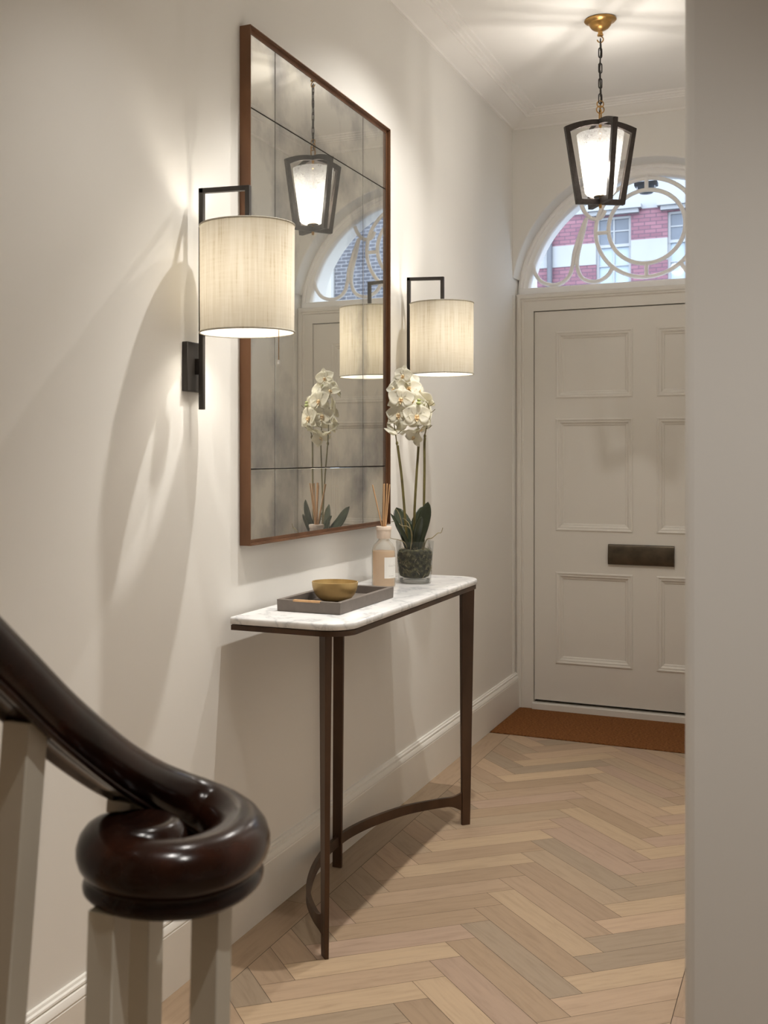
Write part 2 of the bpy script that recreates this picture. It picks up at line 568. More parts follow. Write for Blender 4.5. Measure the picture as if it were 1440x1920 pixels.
def sphere(bm, c, r, u=20, v=12, sc=(1, 1, 1)):
    mat = Matrix.Translation(Vector(c)) @ Matrix.Diagonal((sc[0], sc[1], sc[2], 1))
    bmesh.ops.create_uvsphere(bm, u_segments=u, v_segments=v, radius=r, matrix=mat)

def finish(name, bm, mat, parent=None, smooth=True, bevel=0.0, seg=2, subsurf=0, angle=35):
    bmesh.ops.recalc_face_normals(bm, faces=bm.faces)
    me = bpy.data.meshes.new(name)
    bm.to_mesh(me); bm.free()
    o = bpy.data.objects.new(name, me)
    COL.objects.link(o)
    if mat:
        me.materials.append(mat)
    if smooth:
        try:
            me.set_sharp_from_angle(angle=math.radians(angle))
        except Exception:
            pass
        for p in me.polygons:
            p.use_smooth = True
    if bevel:
        md = o.modifiers.new('bevel', 'BEVEL')
        md.width = bevel; md.segments = seg; md.limit_method = 'ANGLE'; md.angle_limit = math.radians(40)
        md.harden_normals = False
    if subsurf:
        md = o.modifiers.new('smooth', 'SUBSURF')
        md.levels = subsurf; md.render_levels = subsurf
    if parent is not None:
        o.parent = parent
    return o

def thing(name, label, cat, loc=(0, 0, 0), rotz=0.0, group=None):
    o = bpy.data.objects.new(name, None)
    o.empty_display_size = 0.1
    COL.objects.link(o)
    o.location = loc; o.rotation_euler = (0, 0, rotz)
    o['label'] = label; o['category'] = cat
    if group:
        o['group'] = group
    return o

def tag(o, label, cat, group=None, kind=None):
    o['label'] = label; o['category'] = cat
    if group: o['group'] = group
    if kind: o['kind'] = kind
    return o

def structure(o, label, cat):
    o['label'] = label; o['category'] = cat; o['kind'] = 'structure'
    return o

def lamp(name, kind, energy, col, parent, loc, rad=0.03, **kw):
    l = bpy.data.lights.new(name, kind)
    l.energy = energy; l.color = col
    l.shadow_soft_size = rad
    for k, v in kw.items():
        setattr(l, k, v)
    o = bpy.data.objects.new(name, l)
    COL.objects.link(o)
    o.location = loc
    if parent is not None:
        o.parent = parent
    return o

def copy_tree(o, parent=None):
    c = o.copy(); COL.objects.link(c)
    if parent is not None:
        c.parent = parent
    for ch in list(o.children):
        copy_tree(ch, c)
    return c

# ------------------------------------------------------------------ the room
HALL = 1.28        # width of the hall
CEIL = 3.03
YW = 5.838         # door wall
YR = 1.494         # near end of the right-hand wall
XR = 3.0; YB = -2.2
ACX, ACZ = 0.64, 2.115

bm = BM(); box(bm, -0.15, 0.0, YB, 6.4, -0.05, CEIL + 0.1)
structure(finish('wall_left', bm, M['wall']), 'long cream wall carrying the mirror and both wall lights', 'wall')
bm = BM(); box(bm, HALL, XR, YR, 6.4, -0.05, CEIL)
structure(finish('wall_right', bm, M['wall'], bevel=0.012, seg=4), 'cream wall end filling the right edge of the view', 'wall')
bm = BM(); box(bm, -0.15, XR + 0.15, YB - 0.15, YB, -0.05, CEIL + 0.1)
structure(finish('wall_back', bm, M['wall']), 'cream wall behind the stairs', 'wall')
bm = BM(); box(bm, XR, XR + 0.15, YB, YR, -0.05, CEIL + 0.1)
structure(finish('wall_side', bm, M['wall']), 'cream wall beside the stair hall', 'wall')
bm = BM(); box(bm, -0.15, XR + 0.15, YB - 0.15, 6.4, CEIL, CEIL + 0.12)
structure(finish('ceiling', bm, M['ceiling']), 'white painted ceiling over the hall', 'ceiling')

# door wall with the arched recess
bm = BM()
NX = 72
def arch_z(x, r):
    d = r * r - (x - ACX) ** 2
    return ACZ + (math.sqrt(d) if d > 0 else 0.0)
xs = [HALL / 2 - HALL / 2 * math.cos(PI * i / NX) for i in range(NX + 1)]
prev = None
for x in xs:
    zf = arch_z(x, 0.648)
    xi = ACX + (x - ACX) * 0.637 / 0.648
    zi = ACZ + (zf - ACZ) * 0.637 / 0.648
    col = [(x, YW, CEIL), (x, YW, zf + 0.004), (ACX + (x - ACX) * 0.995, YW + 0.004, zf), (xi, 5.945, zi), (xi, 6.20, zi), (x, 6.20, CEIL)]
    col = [bm.verts.new(p) for p in col]
    if prev:
        for a in range(5):
            bm.faces.new((prev[a], col[a], col[a + 1], prev[a + 1]))
    prev = col
structure(finish('wall_front', bm, M['wall'], angle=30), 'cream wall with the arched recess above the front door', 'wall')
# masonry to either side of the door below the arch
bm = BM()
box(bm, -0.15, 0.003, YW + 0.002, 6.20, -0.05, ACZ + 0.012)
structure(finish('wall_jamb_left', bm, M['wall']), 'narrow recess side left of the front door', 'wall')
bm = BM()
box(bm, HALL - 0.003, HALL + 0.1, YW + 0.002, 6.20, -0.05, ACZ + 0.012)
structure(finish('wall_jamb_right', bm, M['wall']), 'narrow recess side right of the front door', 'wall')

# floor
FA = (math.cos(PI / 4 - 0.022), math.sin(PI / 4 - 0.022))
FB = (-math.sin(PI / 4 - 0.022), math.cos(PI / 4 - 0.022))
PW = 0.0915
A0, B0 = 1.971, 1.686

def clip(poly, x0, x1, y0, y1):
    for ax, lim, sgn in ((0, x0, 1), (0, x1, -1), (1, y0, 1), (1, y1, -1)):
        out = []
        for i in range(len(poly)):
            p, q = poly[i], poly[(i + 1) % len(poly)]
            dp, dq = (p[ax] - lim) * sgn, (q[ax] - lim) * sgn
            if dp >= 0:
                out.append(p)
            if (dp >= 0) != (dq >= 0):
                t = dp / (dp - dq)
                out.append(tuple(p[k] + (q[k] - p[k]) * t for k in range(4)))
        poly = out
        if len(poly) < 3:
            return []
    return poly

bm = BM()
uvl = bm.loops.layers.uv.new('UVMap')
tl = bm.loops.layers.float_color.new('tint')
TINTS = [(0.47, 0.335, 0.225), (0.50, 0.355, 0.24), (0.43, 0.305, 0.205), (0.40, 0.30, 0.205), (0.375, 0.285, 0.20),
         (0.46, 0.325, 0.235), (0.53, 0.385, 0.25), (0.41, 0.29, 0.19), (0.44, 0.325, 0.22)]
def plank_face(poly, tint):
    f = bm.faces.new([bm.verts.new((p[0], p[1], 0.0)) for p in poly])
    for l, p in zip(f.loops, poly):
        l[uvl].uv = (p[2], p[3]); l[tl] = tint
def add_plank(pts, region):
    ou, ov = random.uniform(0, 90), random.uniform(0, 90)
    poly = [(x, y, u + ou, v + ov) for x, y, u, v in pts]
    poly = clip(poly, *region)
    if poly:
        k = random.uniform(0.93, 1.06)
        t = random.choice(TINTS); k *= 0.87
        plank_face(poly, (t[0] * k, t[1] * k, t[2] * k, 1))
def ab(a, b):
    return (a * FA[0] + b * FB[0], a * FA[1] + b * FB[1])
G = 0.0006
FIELD = (0.1195, 1.1185, 1.62, 5.30)
REAR = (0.0, 3.0, -2.2, 1.488)
def herring(region, jr):
    for j in range(-jr, jr):
        for m_ in range(-6, 7):
            # planks running along A
            a0 = A0 + (j + 10 * m_) * PW; b0 = B0 + j * PW
            q = [(a0 + G, b0 + G), (a0 + 5 * PW - G, b0 + G), (a0 + 5 * PW - G, b0 + PW - G), (a0 + G, b0 + PW - G)]
            add_plank([ab(*p) + (p[0] - a0, p[1] - b0) for p in q], region)
            # planks running along B
            k = j
            a1 = A0 + (k + 10 * m_) * PW; b1 = B0 + (k - 9) * PW
            q = [(a1 + G, b1 + G), (a1 + PW - G, b1 + G), (a1 + PW - G, b1 + 5 * PW - G), (a1 + G, b1 + 5 * PW - G)]
            add_plank([ab(*p) + (p[1] - b1, p[0] - a1) for p in q], region)
herring(FIELD, 70)
herring(REAR, 60)
for x0, x1 in ((0.0, 0.118), (1.12, HALL)):
    y = 1.49
    while y < 5.30:
        y2 = min(y + random.uniform(1.1, 1.6), 5.30)
        if 5.30 - y2 < 0.3: y2 = 5.30
        add_plank([(x0, y, y, x0), (x0, y2 - .0012, y2, x0), (x1, y2 - .0012, y2, x1), (x1, y, y, x1)], (-1, 4, -3, 7))
        y = y2
add_plank([(0.1195, 1.49, 0, 1.49), (1.1185, 1.49, 1, 1.49), (1.1185, 1.6185, 1, 1.62), (0.1195, 1.6185, 0, 1.62)], (-1, 4, -3, 7))
fo = finish('floor', bm, M['oak'], smooth=False)
structure(fo, 'pale limed oak herringbone floor with a border strip', 'floor')
bm = BM(); box(bm, -0.15, XR + 0.15, YB - 0.15, 6.4, -0.12, -0.0025)
structure(finish('floor_base', bm, M['dark'], smooth=False), 'dark subfloor showing in the plank joints', 'floor')

# skirting boards
SK = [(0.0, 0.183), (0.006, 0.182), (0.008, 0.177), (0.013, 0.175), (0.014, 0.171), (0.011, 0.168), (0.016, 0.165), (0.0205, 0.158), (0.022, 0.152), (0.0195, 0.149), (0.022, 0.146), (0.022, 0.0), (0.0, 0.0)]
def skirting(name, p0, p1, out, lab):
    b_ = BM()
    p0 = Vector(p0); out = Vector(out)
    prism(b_, [p0 + out * a + Vector((0, 0, z)) for a, z in SK], Vector(p1) - p0)
    structure(finish(name, b_, M['trim'], angle=20), lab, 'skirting board')
skirting('baseboard_left', (0, 1.3, 0), (0, 5.895, 0), (1, 0, 0), 'tall moulded skirting board along the mirror wall')
skirting('baseboard_right', (HALL, YR + 0.02, 0), (HALL, 5.895, 0), (-1, 0, 0), 'tall moulded skirting board along the right wall')

# cornice, mitred round the hall end
CO = [(0.0, -0.060), (0.010, -0.060), (0.014, -0.052), (0.030, -0.047), (0.060, -0.036), (0.088, -0.026), (0.095, -0.026), (0.098, -0.021), (0.108, -0.020),
      (0.112, -0.013), (0.126, -0.011), (0.131, -0.006), (0.150, -0.005), (0.154, 0.0), (0.0, 0.0)]
def cornice(name, a, b, n, ma, mb, lab):
    """from a to b along a wall with normal n; ma/mb = mitre signs at the ends"""
    b_ = BM()
    a, b, n = Vector(a), Vector(b), Vector(n)
    t = (b - a).normalized()
    A = [b_.verts.new(a + n * o + t * (o * ma) + Vector((0, 0, CEIL + z))) for o, z in CO]
    Bv = [b_.verts.new(b + n * o - t * (o * mb) + Vector((0, 0, CEIL + z))) for o, z in CO]
    k = len(CO)
    for i in range(k):
        b_.faces.new((A[i], A[(i + 1) % k], Bv[(i + 1) % k], Bv[i]))
    b_.faces.new(A); b_.faces.new(Bv[::-1])
    structure(finish(name, b_, M['ceiling'], angle=18), lab, 'cornice')
cornice('trim_1', (0, YB, 0), (0, YW, 0), (1, 0, 0), 0, 1, 'white plaster cornice along the mirror wall')
cornice('trim_2', (0, YW, 0), (HALL, YW, 0), (0, -1, 0), 1, 1, 'white plaster cornice above the arch')
cornice('trim_3', (HALL, YR, 0), (HALL, YW, 0), (-1, 0, 0), 0, 1, 'white plaster cornice along the right wall')

# door frame (architrave) : profile swept up, across and down
YF = 5.895
AR = [(0.0, 0.06), (0.0, -0.004), (0.010, -0.012), (0.022, -0.012), (0.027, -0.006), (0.034, -0.010), (0.040, -0.003), (0.090, -0.003), (0.090, 0.06)]
bm = BM()
x0, x1, zt = 0.005, HALL - 0.005, 2.135
cors = [((x0, 0.0), (1, 0)), ((x0, zt), (1, -1)), ((x1, zt), (-1, -1)), ((x1, 0.0), (-1, 0))]
rings = [[bm.verts.new((c[0] + d[0] * a, YF + h, c[1] + d[1] * a)) for a, h in AR] for c, d in cors]
for r0, r1 in zip(rings, rings[1:]):
    for i in range(len(AR)):
        j = (i + 1) % len(AR)
        bm.faces.new((r0[i], r0[j], r1[j], r1[i]))
bm.faces.new(rings[0]); bm.faces.new(rings[-1][::-1])
structure(finish('trim_4', bm, M['door'], angle=18), 'moulded surround framing the front door', 'door frame')
bm = BM(); box(bm, 0.09, HALL - 0.09, YF - 0.02, 6.3, -0.01, 0.036)
structure(finish('trim_5', bm, M['door'], bevel=0.004), 'pale threshold under the front door', 'threshold')
bm = BM(); box(bm, 0.09, HALL - 0.09, YF + 0.052, YF + 0.10, 0.03, 2.06)
structure(finish('trim_6', bm, M['dark']), 'dark rebate behind the front door edges', 'door frame')

# front door
DX0, DX1, DZ0, DZ1 = 0.0985, HALL - 0.0985, 0.050, 2.0405
YD = 5.902
door = thing('door_1', 'pale grey six-panel front door with a bronze letter plate', 'door', (ACX, YD, DZ0))
door['kind'] = 'structure'
def L3(x, y, z):
    return (x - ACX, y - YD, z - DZ0)
PAN_X = [(0.206, 0.584), (0.696, 1.074)]
PAN_Z = [(0.242, 0.710), (0.920, 1.491), (1.594, 1.935)]
bm = BM()
def lb(xa, xb, za, zb):
    p = L3(xa, YD, za); q = L3(xb, YD + 0.045, zb)
    box(bm, p[0], q[0], p[1], q[1], p[2], q[2])
gx = [DX0, PAN_X[0][0], PAN_X[0][1], PAN_X[1][0], PAN_X[1][1], DX1]
gz = [DZ0] + [z for p in PAN_Z for z in p] + [DZ1]
lb(gx[0], gx[1], DZ0, DZ1); lb(gx[2], gx[3], DZ0, DZ1); lb(gx[4], gx[5], DZ0, DZ1)
for a, b in ((gx[1], gx[2]), (gx[3], gx[4])):
    for k in range(0, 8, 2):
        lb(a, b, gz[k], gz[k + 1])
bmesh.ops.remove_doubles(bm, verts=bm.verts, dist=1e-5)
finish('leaf', bm, M['door'], door, smooth=False)
MO = [(0.0, 0.0), (0.001, 0.0035), (0.006, 0.0055), (0.011, 0.0035), (0.013, 0.001), (0.019, 0.0015), (0.024, -0.002), (0.027, -0.0065), (0.033, -0.0075), (0.038, -0.0125)]
for (a, b) in PAN_X:
    for (c, d) in PAN_Z:
        bm = BM()
        rs = []
        for o, h in MO:
            rs.append([bm.verts.new(L3(x, YD - h, z)) for x, z in ((a + o, c + o), (b - o, c + o), (b - o, d - o), (a + o, d - o))])
        for r0, r1 in zip(rs, rs[1:]):
            for i in range(4):
                j = (i + 1) % 4
                bm.faces.new((r0[i], r0[j], r1[j], r1[i]))
        bm.faces.new(rs[-1])
        finish('panel', bm, M['door'], door, smooth=False)
# letter plate
bm = BM()
prof = [(0.0, 0.0), (0.010, 0.003), (0.013, 0.010), (0.0155, 0.03), (0.019, 0.05), (0.0205, 0.070), (0.0195, 0.088), (0.016, 0.098), (0.012, 0.101), (0.0, 0.101)]
prism(bm, [L3(0.466, YD - o, 0.861 - z) for o, z in prof], (0.314, 0, 0))
lp = finish('letter_plate', bm, M['letter'], door, bevel=0.0012, angle=30)
lp['label'] = 'dark bronze letter plate'

# ------------------------------------------------------------------ arched fanlight
YG = 5.965
win = thing('window_1', 'arched fanlight with looping white tracery above the front door', 'window', (ACX, YG, ACZ))
win['kind'] = 'structure'
def arcpts(r, n=48, z0=2.165):
    a0 = math.asin((z0 - ACZ) / r)
    return [(r * math.cos(a0 + (PI - 2 * a0) * i / n), r * math.sin(a0 + (PI - 2 * a0) * i / n)) for i in range(n + 1)]
bm = BM()
fr = [(0.640, -0.018), (0.628, -0.022), (0.620, -0.016), (0.612, -0.020), (0.604, -0.014), (0.590, -0.012), (0.582, -0.002), (0.578, 0.010), (0.578, 0.03), (0.640, 0.03)]
n = 64
rows = []
for i in range(n + 1):
    a = -0.02 + (PI + 0.04) * i / n
    rows.append([bm.verts.new((r * math.cos(a), y, r * math.sin(a))) for r, y in fr])
for a, b in zip(rows, rows[1:]):
    for k in range(len(fr)):
        l = (k + 1) % len(fr)
        bm.faces.new((a[k], a[l], b[l], b[k]))
finish('arch_frame', bm, M['frame_white'], win, angle=25)
bm = BM(); box(bm, -0.632, 0.632, -0.030, 0.03, 2.138 - ACZ, 2.172 - ACZ)
finish('sill', bm, M['frame_white'], win, bevel=0.004)
bm = BM()
ap = arcpts(0.582)
vs = [bm.verts.new((x, 0.012, z)) for x, z in ap]
bm.faces.new(vs)
finish('pane', bm, M['pane'], win, smooth=False)
TR = 0.0105
def ringpts(cz, r, n=56):
    return [(r * math.cos(2 * PI * i / n), 0, cz - ACZ + r * math.sin(2 * PI * i / n)) for i in range(n)]
bm = BM(); tube(bm, ringpts(2.445, 0.183), TR, closed=True, up=Vector((0, 1, 0)), seg=12)
finish('inner_ring', bm, M['frame_white'], win)
bm = BM(); tube(bm, ringpts(2.440, 0.246), TR, closed=True, up=Vector((0, 1, 0)), seg=12)
finish('outer_ring', bm, M['frame_white'], win)
LOOP1 = [(-0.565, 2.305), (-0.552, 2.250), (-0.520, 2.205), (-0.470, 2.185), (-0.420, 2.190), (-0.380, 2.222), (-0.362, 2.275), (-0.352, 2.345), (-0.322, 2.440), (-0.296, 2.505)]
LOOP2 = [(-0.292, 2.515), (-0.312, 2.425), (-0.334, 2.335), (-0.338, 2.270), (-0.318, 2.215), (-0.276, 2.190), (-0.228, 2.190), (-0.186, 2.215), (-0.160, 2.258)]
LOOP3 = [(-0.318, 2.585), (-0.300, 2.545), (-0.270, 2.512), (-0.240, 2.505), (-0.215, 2.515), (-0.200, 2.545)]
for s in (1, -1):
    for lp_ in (LOOP1, LOOP2, LOOP3):
        bm = BM()
        tube(bm, [p for p in catmull([(s * x, 0, z - ACZ) for x, z in lp_], 6)], TR, up=Vector((0, 1, 0)), seg=12)
        finish('tracery_loop', bm, M['frame_white'], win)
for (xa, za, xb, zb) in ((-0.246, 2.432, -0.183, 2.432), (0.183, 2.432, 0.246, 2.432), (0, 2.194, 0, 2.262), (0, 2.625, 0, 2.70)):
    bm = BM(); tube(bm, [(xa, 0, za - ACZ), (xb, 0, zb - ACZ)], TR * 0.95, up=Vector((0, 1, 0)), seg=12)
    finish('tracery_tie', bm, M['frame_white'], win)
# white-painted outer reveal of the arch, beyond the glass
bm = BM()
prev = None
for i in range(49):
    a = -0.05 + (PI + 0.1) * i / 48
    col = [bm.verts.new((ACX + r * math.cos(a), y, ACZ + r * math.sin(a))) for r, y in ((0.630, 6.0), (0.600, 6.02), (0.620, 6.22), (0.72, 6.22))]
    if prev:
        for k in range(3):
            bm.faces.new((prev[k], col[k], col[k + 1], prev[k + 1]))
    prev = col
structure(finish('trim_7', bm, M['frame_white'], angle=30), 'white outer reveal of the arched fanlight', 'window surround')

# ------------------------------------------------------------------ coir door mat in its well
bm = BM(); box(bm, 0.024, HALL - 0.024, 5.306, 5.893, -0.002, 0.004)
o = finish('door_mat', bm, M['mat'], bevel=0.002)
tag(o, 'brown coir mat set into the floor before the front door', 'door mat')

# ------------------------------------------------------------------ antiqued mirror
MY0, MY1, MZ0, MZ1 = 2.780, 3.902, 1.055, 2.477
mir = thing('wall_mirror', 'tall antiqued panelled mirror in a slim bronze frame above the console table', 'mirror', (0.0, (MY0 + MY1) / 2, MZ0))
my, mz = (MY0 + MY1) / 2, MZ0
D, FWID = 0.034, 0.005
bm = BM()
def rect(y0, y1, z0, z1, x=0.0):
    return [(x, y0 - my, z0 - mz), (x, y1 - my, z0 - mz), (x, y1 - my, z1 - mz), (x, y0 - my, z1 - mz)]
rs = [rect(MY0, MY1, MZ0, MZ1, 0.001), rect(MY0, MY1, MZ0, MZ1, D)]
for o_, x in ((0.0025, D), (0.003, D - 0.004), (FWID, D - 0.004), (FWID, D - 0.012), (FWID + 0.010, D - 0.012), (FWID + 0.010, 0.002)):
    rs.append(rect(MY0 + o_, MY1 - o_, MZ0 + o_, MZ1 - o_, x))
V = [[bm.verts.new(p) for p in r] for r in rs]
for a, b in zip(V, V[1:]):
    for i in range(4):
        j = (i + 1) % 4
        bm.faces.new((a[i], a[j], b[j], b[i]))
finish('frame', bm, M['mirror_frame'], mir, smooth=False)
bm = BM(); box(bm, 0.002, 0.016, MY0 + 0.004 - my, MY1 - 0.004 - my, 0.004, MZ1 - MZ0 - 0.004)
finish('backing_board', bm, M['dark'], mir, smooth=False)
ys_ = [MY0 + FWID, 2.965, 3.664, MY1 - FWID]
zs_ = [MZ0 + FWID, 1.264, 2.260, MZ1 - FWID]
GP = 0.0018
for i in range(3):
    for k in range(3):
        bm = BM()
        y0, y1, z0, z1 = ys_[i] + GP - my, ys_[i + 1] - GP - my, zs_[k] + GP - mz, zs_[k + 1] - GP - mz
        if i == 0: y0 -= GP
        if i == 2: y1 += GP
        bv = 0.0006
        a = [bm.verts.new(p) for p in ((0.016, y0, z0), (0.016, y1, z0), (0.016, y1, z1), (0.016, y0, z1))]
        b = [bm.verts.new(p) for p in ((0.0195, y0, z0), (0.0195, y1, z0), (0.0195, y1, z1), (0.0195, y0, z1))]
        c = [bm.verts.new(p) for p in ((0.0200, y0 + bv, z0 + bv), (0.0200, y1 - bv, z0 + bv), (0.0200, y1 - bv, z1 - bv), (0.0200, y0 + bv, z1 - bv))]
        for u, v in ((a, b), (b, c)):
            for q in range(4):
                bm.faces.new((u[q], u[(q + 1) % 4], v[(q + 1) % 4], v[q]))
        bm.faces.new(c); bm.faces.new(a[::-1])
        finish('mirror_panel', bm, M['mirror'], mir, smooth=False)

# ------------------------------------------------------------------ console table
TX0, TX1, TY0, TY1, TZ = 0.022, 0.353, 2.684, 3.972, 0.873
tab = thing('console_table', 'white marble console table on slim bronzed legs below the mirror', 'table', ((TX0 + TX1) / 2, (TY0 + TY1) / 2, 0))
tcx, tcy = (TX0 + TX1) / 2, (TY0 + TY1) / 2
def top_loop(ins, z, r=0.085):
    x0, x1, y0, y1 = TX0, TX1 - ins, TY0 + ins, TY1 - ins
    p = [(x0, y0), ]
    for i in range(13):
        a = -PI / 2 + PI / 2 * i / 12
        p.append((x1 - r + r * math.cos(a), y0 + r + r * math.sin(a)))
    for i in range(13):
        a = PI / 2 * i / 12
        p.append((x1 - r + r * math.cos(a), y1 - r + r * math.sin(a)))
    p.append((x0, y1))
    return [(x - tcx, y - tcy, z) for x, y in p]
bm = BM()
lay = [(0.002, TZ - 0.0185), (0.0, TZ - 0.0165), (0.0, TZ - 0.0045), (0.0016, TZ - 0.0015), (0.005, TZ)]
L = [[bm.verts.new(p) for p in top_loop(i, z, 0.085 - i)] for i, z in lay]
for a, b in zip(L, L[1:]):
    k = len(a)
    for i in range(k):
        bm.faces.new((a[i], a[(i + 1) % k], b[(i + 1) % k], b[i]))
bm.faces.new(L[0][::-1]); bm.faces.new(L[-1])
o = finish('marble_top', bm, M['marble'], tab, angle=50)
o['label'] = 'white grey-veined marble top'
bm = BM()
a = top_loop(0.004, TZ - 0.0345, 0.081); b = top_loop(0.018, TZ - 0.0345, 0.067)
b = [(p[0] if 0 < i < len(b) - 1 else p[0] + 0.014, p[1], p[2]) for i, p in enumerate(b)]
ring_prism(bm, a, b, (0, 0, 0.0135))
finish('rim', bm, M['bronze'], tab, angle=40)
bm = BM()
prism(bm, top_loop(0.010, TZ - 0.0205, 0.075), (0, 0, 0.0025))
finish('shadow_gap', bm, M['dark'], tab, smooth=False)  # near-black strip standing in for the shade line under the marble
def blade(bm, c0, dirw, w_top, w_bot, th, ztop, align, th_top=None, shift=0.0):
    """flat tapered leg: outer edge point c0 (plan), width grows along -dirw"""
    d = Vector((dirw[0], dirw[1], 0)).normalized(); nrm = Vector((-d.y, d.x, 0))
    pts = []
    for z, wd in ((0.0, w_bot), (ztop, w_top)):
        off = Vector((c0[0] - tcx, c0[1] - tcy, z))
        if z > 0 and th_top: th = th_top
        if align == 'c':
            k_ = shift if z > 0 else 0.0
            e0, e1 = -wd / 2 + k_, wd / 2 + k_
        else:
            e0, e1 = -w_bot - (wd - w_bot) * 0.2, (wd - w_bot) * 0.8
        pts.append([off + d * e0 - nrm * th / 2, off + d * e1 - nrm * th / 2, off + d * e1 + nrm * th / 2, off + d * e0 + nrm * th / 2])
    A_ = [bm.verts.new(p) for p in pts[0]]; B_ = [bm.verts.new(p) for p in pts[1]]
    for i in range(4):
        j = (i + 1) % 4
        bm.faces.new((A_[i], A_[j], B_[j], B_[i]))
    bm.faces.new(A_[::-1]); bm.faces.new(B_)
ZL = TZ - 0.034
LEGS = [((0.2835, 2.7225), (0.66, -0.75)), ((0.3105, 3.950), (0.66, 0.75))]
for c0, d in LEGS:
    bm = BM(); blade(bm, c0, d, 0.052, 0.032, 0.0115, ZL, 'o', 0.0185)
    finish('leg', bm, M['bronze'], tab, bevel=0.0015)
bm = BM(); blade(bm, (0.0535, 3.352), (1, 0), 0.034, 0.030, 0.0125, ZL, 'c', 0.0125, 0.006)
finish('leg', bm, M['bronze'], tab, bevel=0.0015)
# curved stretcher: from each front leg round to the leg by the wall
bm = BM()
arc = catmull([(0.272, 2.735, 0.083), (0.225, 2.782, 0.083), (0.150, 2.905, 0.083), (0.093, 3.070, 0.083), (0.062, 3.230, 0.083), (0.055, 3.352, 0.083),
               (0.062, 3.470, 0.083), (0.093, 3.610, 0.083), (0.150, 3.760, 0.083), (0.235, 3.885, 0.083), (0.288, 3.925, 0.083)], 8)
hs = []
for i in range(len(arc)):
    e = min(i, len(arc) - 1 - i)
    hs.append(0.0155 + 0.016 * max(0, 1 - e / 7.0) ** 2)
rings = []
for i, p in enumerate(arc):
    t = (arc[min(i + 1, len(arc) - 1)] - arc[max(i - 1, 0)]).normalized()
    s = Vector((t.y, -t.x, 0)) * 0.006
    c = Vector((p.x - tcx, p.y - tcy, p.z))
    up = Vector((0, 0, hs[i]))
    rings.append([bm.verts.new(q) for q in (c - s - up, c + s - up, c + s + up, c - s + up)])
for a, b in zip(rings, rings[1:]):
    for k in range(4):
        bm.faces.new((a[k], a[(k + 1) % 4], b[(k + 1) % 4], b[k]))
bm.faces.new(rings[0][::-1]); bm.faces.new(rings[-1])
o = finish('stretcher', bm, M['bronze'], tab, angle=40)
o['label'] = 'bowed stretcher joining the three legs'

# ------------------------------------------------------------------ tray, bowl
tr_ = thing('tray', 'taupe rectangular tray at the near end of the marble top', 'tray', (0.176, 3.059, TZ))
hx, hy, th, rimw = 0.0945, 0.213, 0.033, 0.014
bm = BM()
rr = lambda a, b, z: [(-a, -b, z), (a, -b, z), (a, b, z), (-a, b, z)]
V = [[bm.verts.new(p) for p in q] for q in (rr(hx - .001, hy - .001, 0.0006), rr(hx, hy, th), rr(hx - rimw, hy - rimw, th), rr(hx - rimw - .001, hy - rimw - .001, 0.009))]
for a, b in zip(V, V[1:]):
    for i in range(4):
        bm.faces.new((a[i], a[(i + 1) % 4], b[(i + 1) % 4], b[i]))
bm.faces.new(V[0][::-1])
finish('rim', bm, M['tray'], tr_, bevel=0.0015, smooth=False)
bm = BM(); box(bm, -hx + rimw, hx - rimw, -hy + rimw, hy - rimw, 0.006, 0.0095)
finish('tray_base', bm, M['tray'], tr_, smooth=False)
bm = BM(); box(bm, -0.045, 0.035, -hy - 0.0008, -hy + rimw * 0.8, th - 0.004, th + 0.0012)
o = finish('edge_strip', bm, M['reed'], tr_, smooth=False)
o['label'] = 'worn tan strip on the near edge'

bm = BM()
RB = 0.0665
outer = []
for i in range(13):
    a = PI / 2 * i / 12
    outer.append((0.024 + (RB - 0.024) * math.sin(a) ** 0.9, 0.0565 * (1 - math.cos(a)) ** 0.92 if i else 0.0))
prof = [(0.0, 0.0)] + outer + [(RB - 0.0022, 0.0568)] + [(max(0.0, r - 0.0025), z + 0.0028) for r, z in outer[-2::-1]] + [(0.0, 0.0028)]
lathe(bm, prof, seg=64)
bo = finish('bowl', bm, M['bowl'], angle=60)
bo.location = (0.171, 3.048, TZ + 0.0097)
tag(bo, 'small brushed brass bowl standing in the taupe tray', 'bowl')

# ------------------------------------------------------------------ reed diffuser
di = thing('reed_diffuser', 'frosted reed diffuser bottle with cane sticks beside the orchid', 'diffuser', (0.140, 3.540, TZ), YAW)
RB_, HB = 0.0385, 0.152
bp = [(0.0, 0.0008), (RB_ - 0.003, 0.0008), (RB_, 0.004), (RB_, 0.118), (RB_ - 0.002, 0.128), (RB_ - 0.008, 0.139), (RB_ - 0.017, 0.148), (0.0185, 0.152), (0.0165, 0.156), (0.0165, 0.168)]
bm = BM(); lathe(bm, bp, seg=48)
finish('bottle', bm, M['frosted'], di, angle=60)
bm = BM(); lathe(bm, [(0.0, 0.004)] + [(r - 0.003, z + 0.002) for r, z in bp[1:4]][0:2] + [(RB_ - 0.003, 0.117), (0.0, 0.117)], seg=40)
finish('liquid', bm, M['liquid'], di, angle=60)
bm = BM(); lathe(bm, [(0.0, 0.157), (0.0205, 0.157), (0.0225, 0.160), (0.0235, 0.185), (0.0255, 0.187), (0.026, 0.194), (0.0245, 0.197), (0.012, 0.197), (0.012, 0.190), (0.0, 0.190)], seg=40)
finish('cap', bm, M['cap'], di, angle=40)
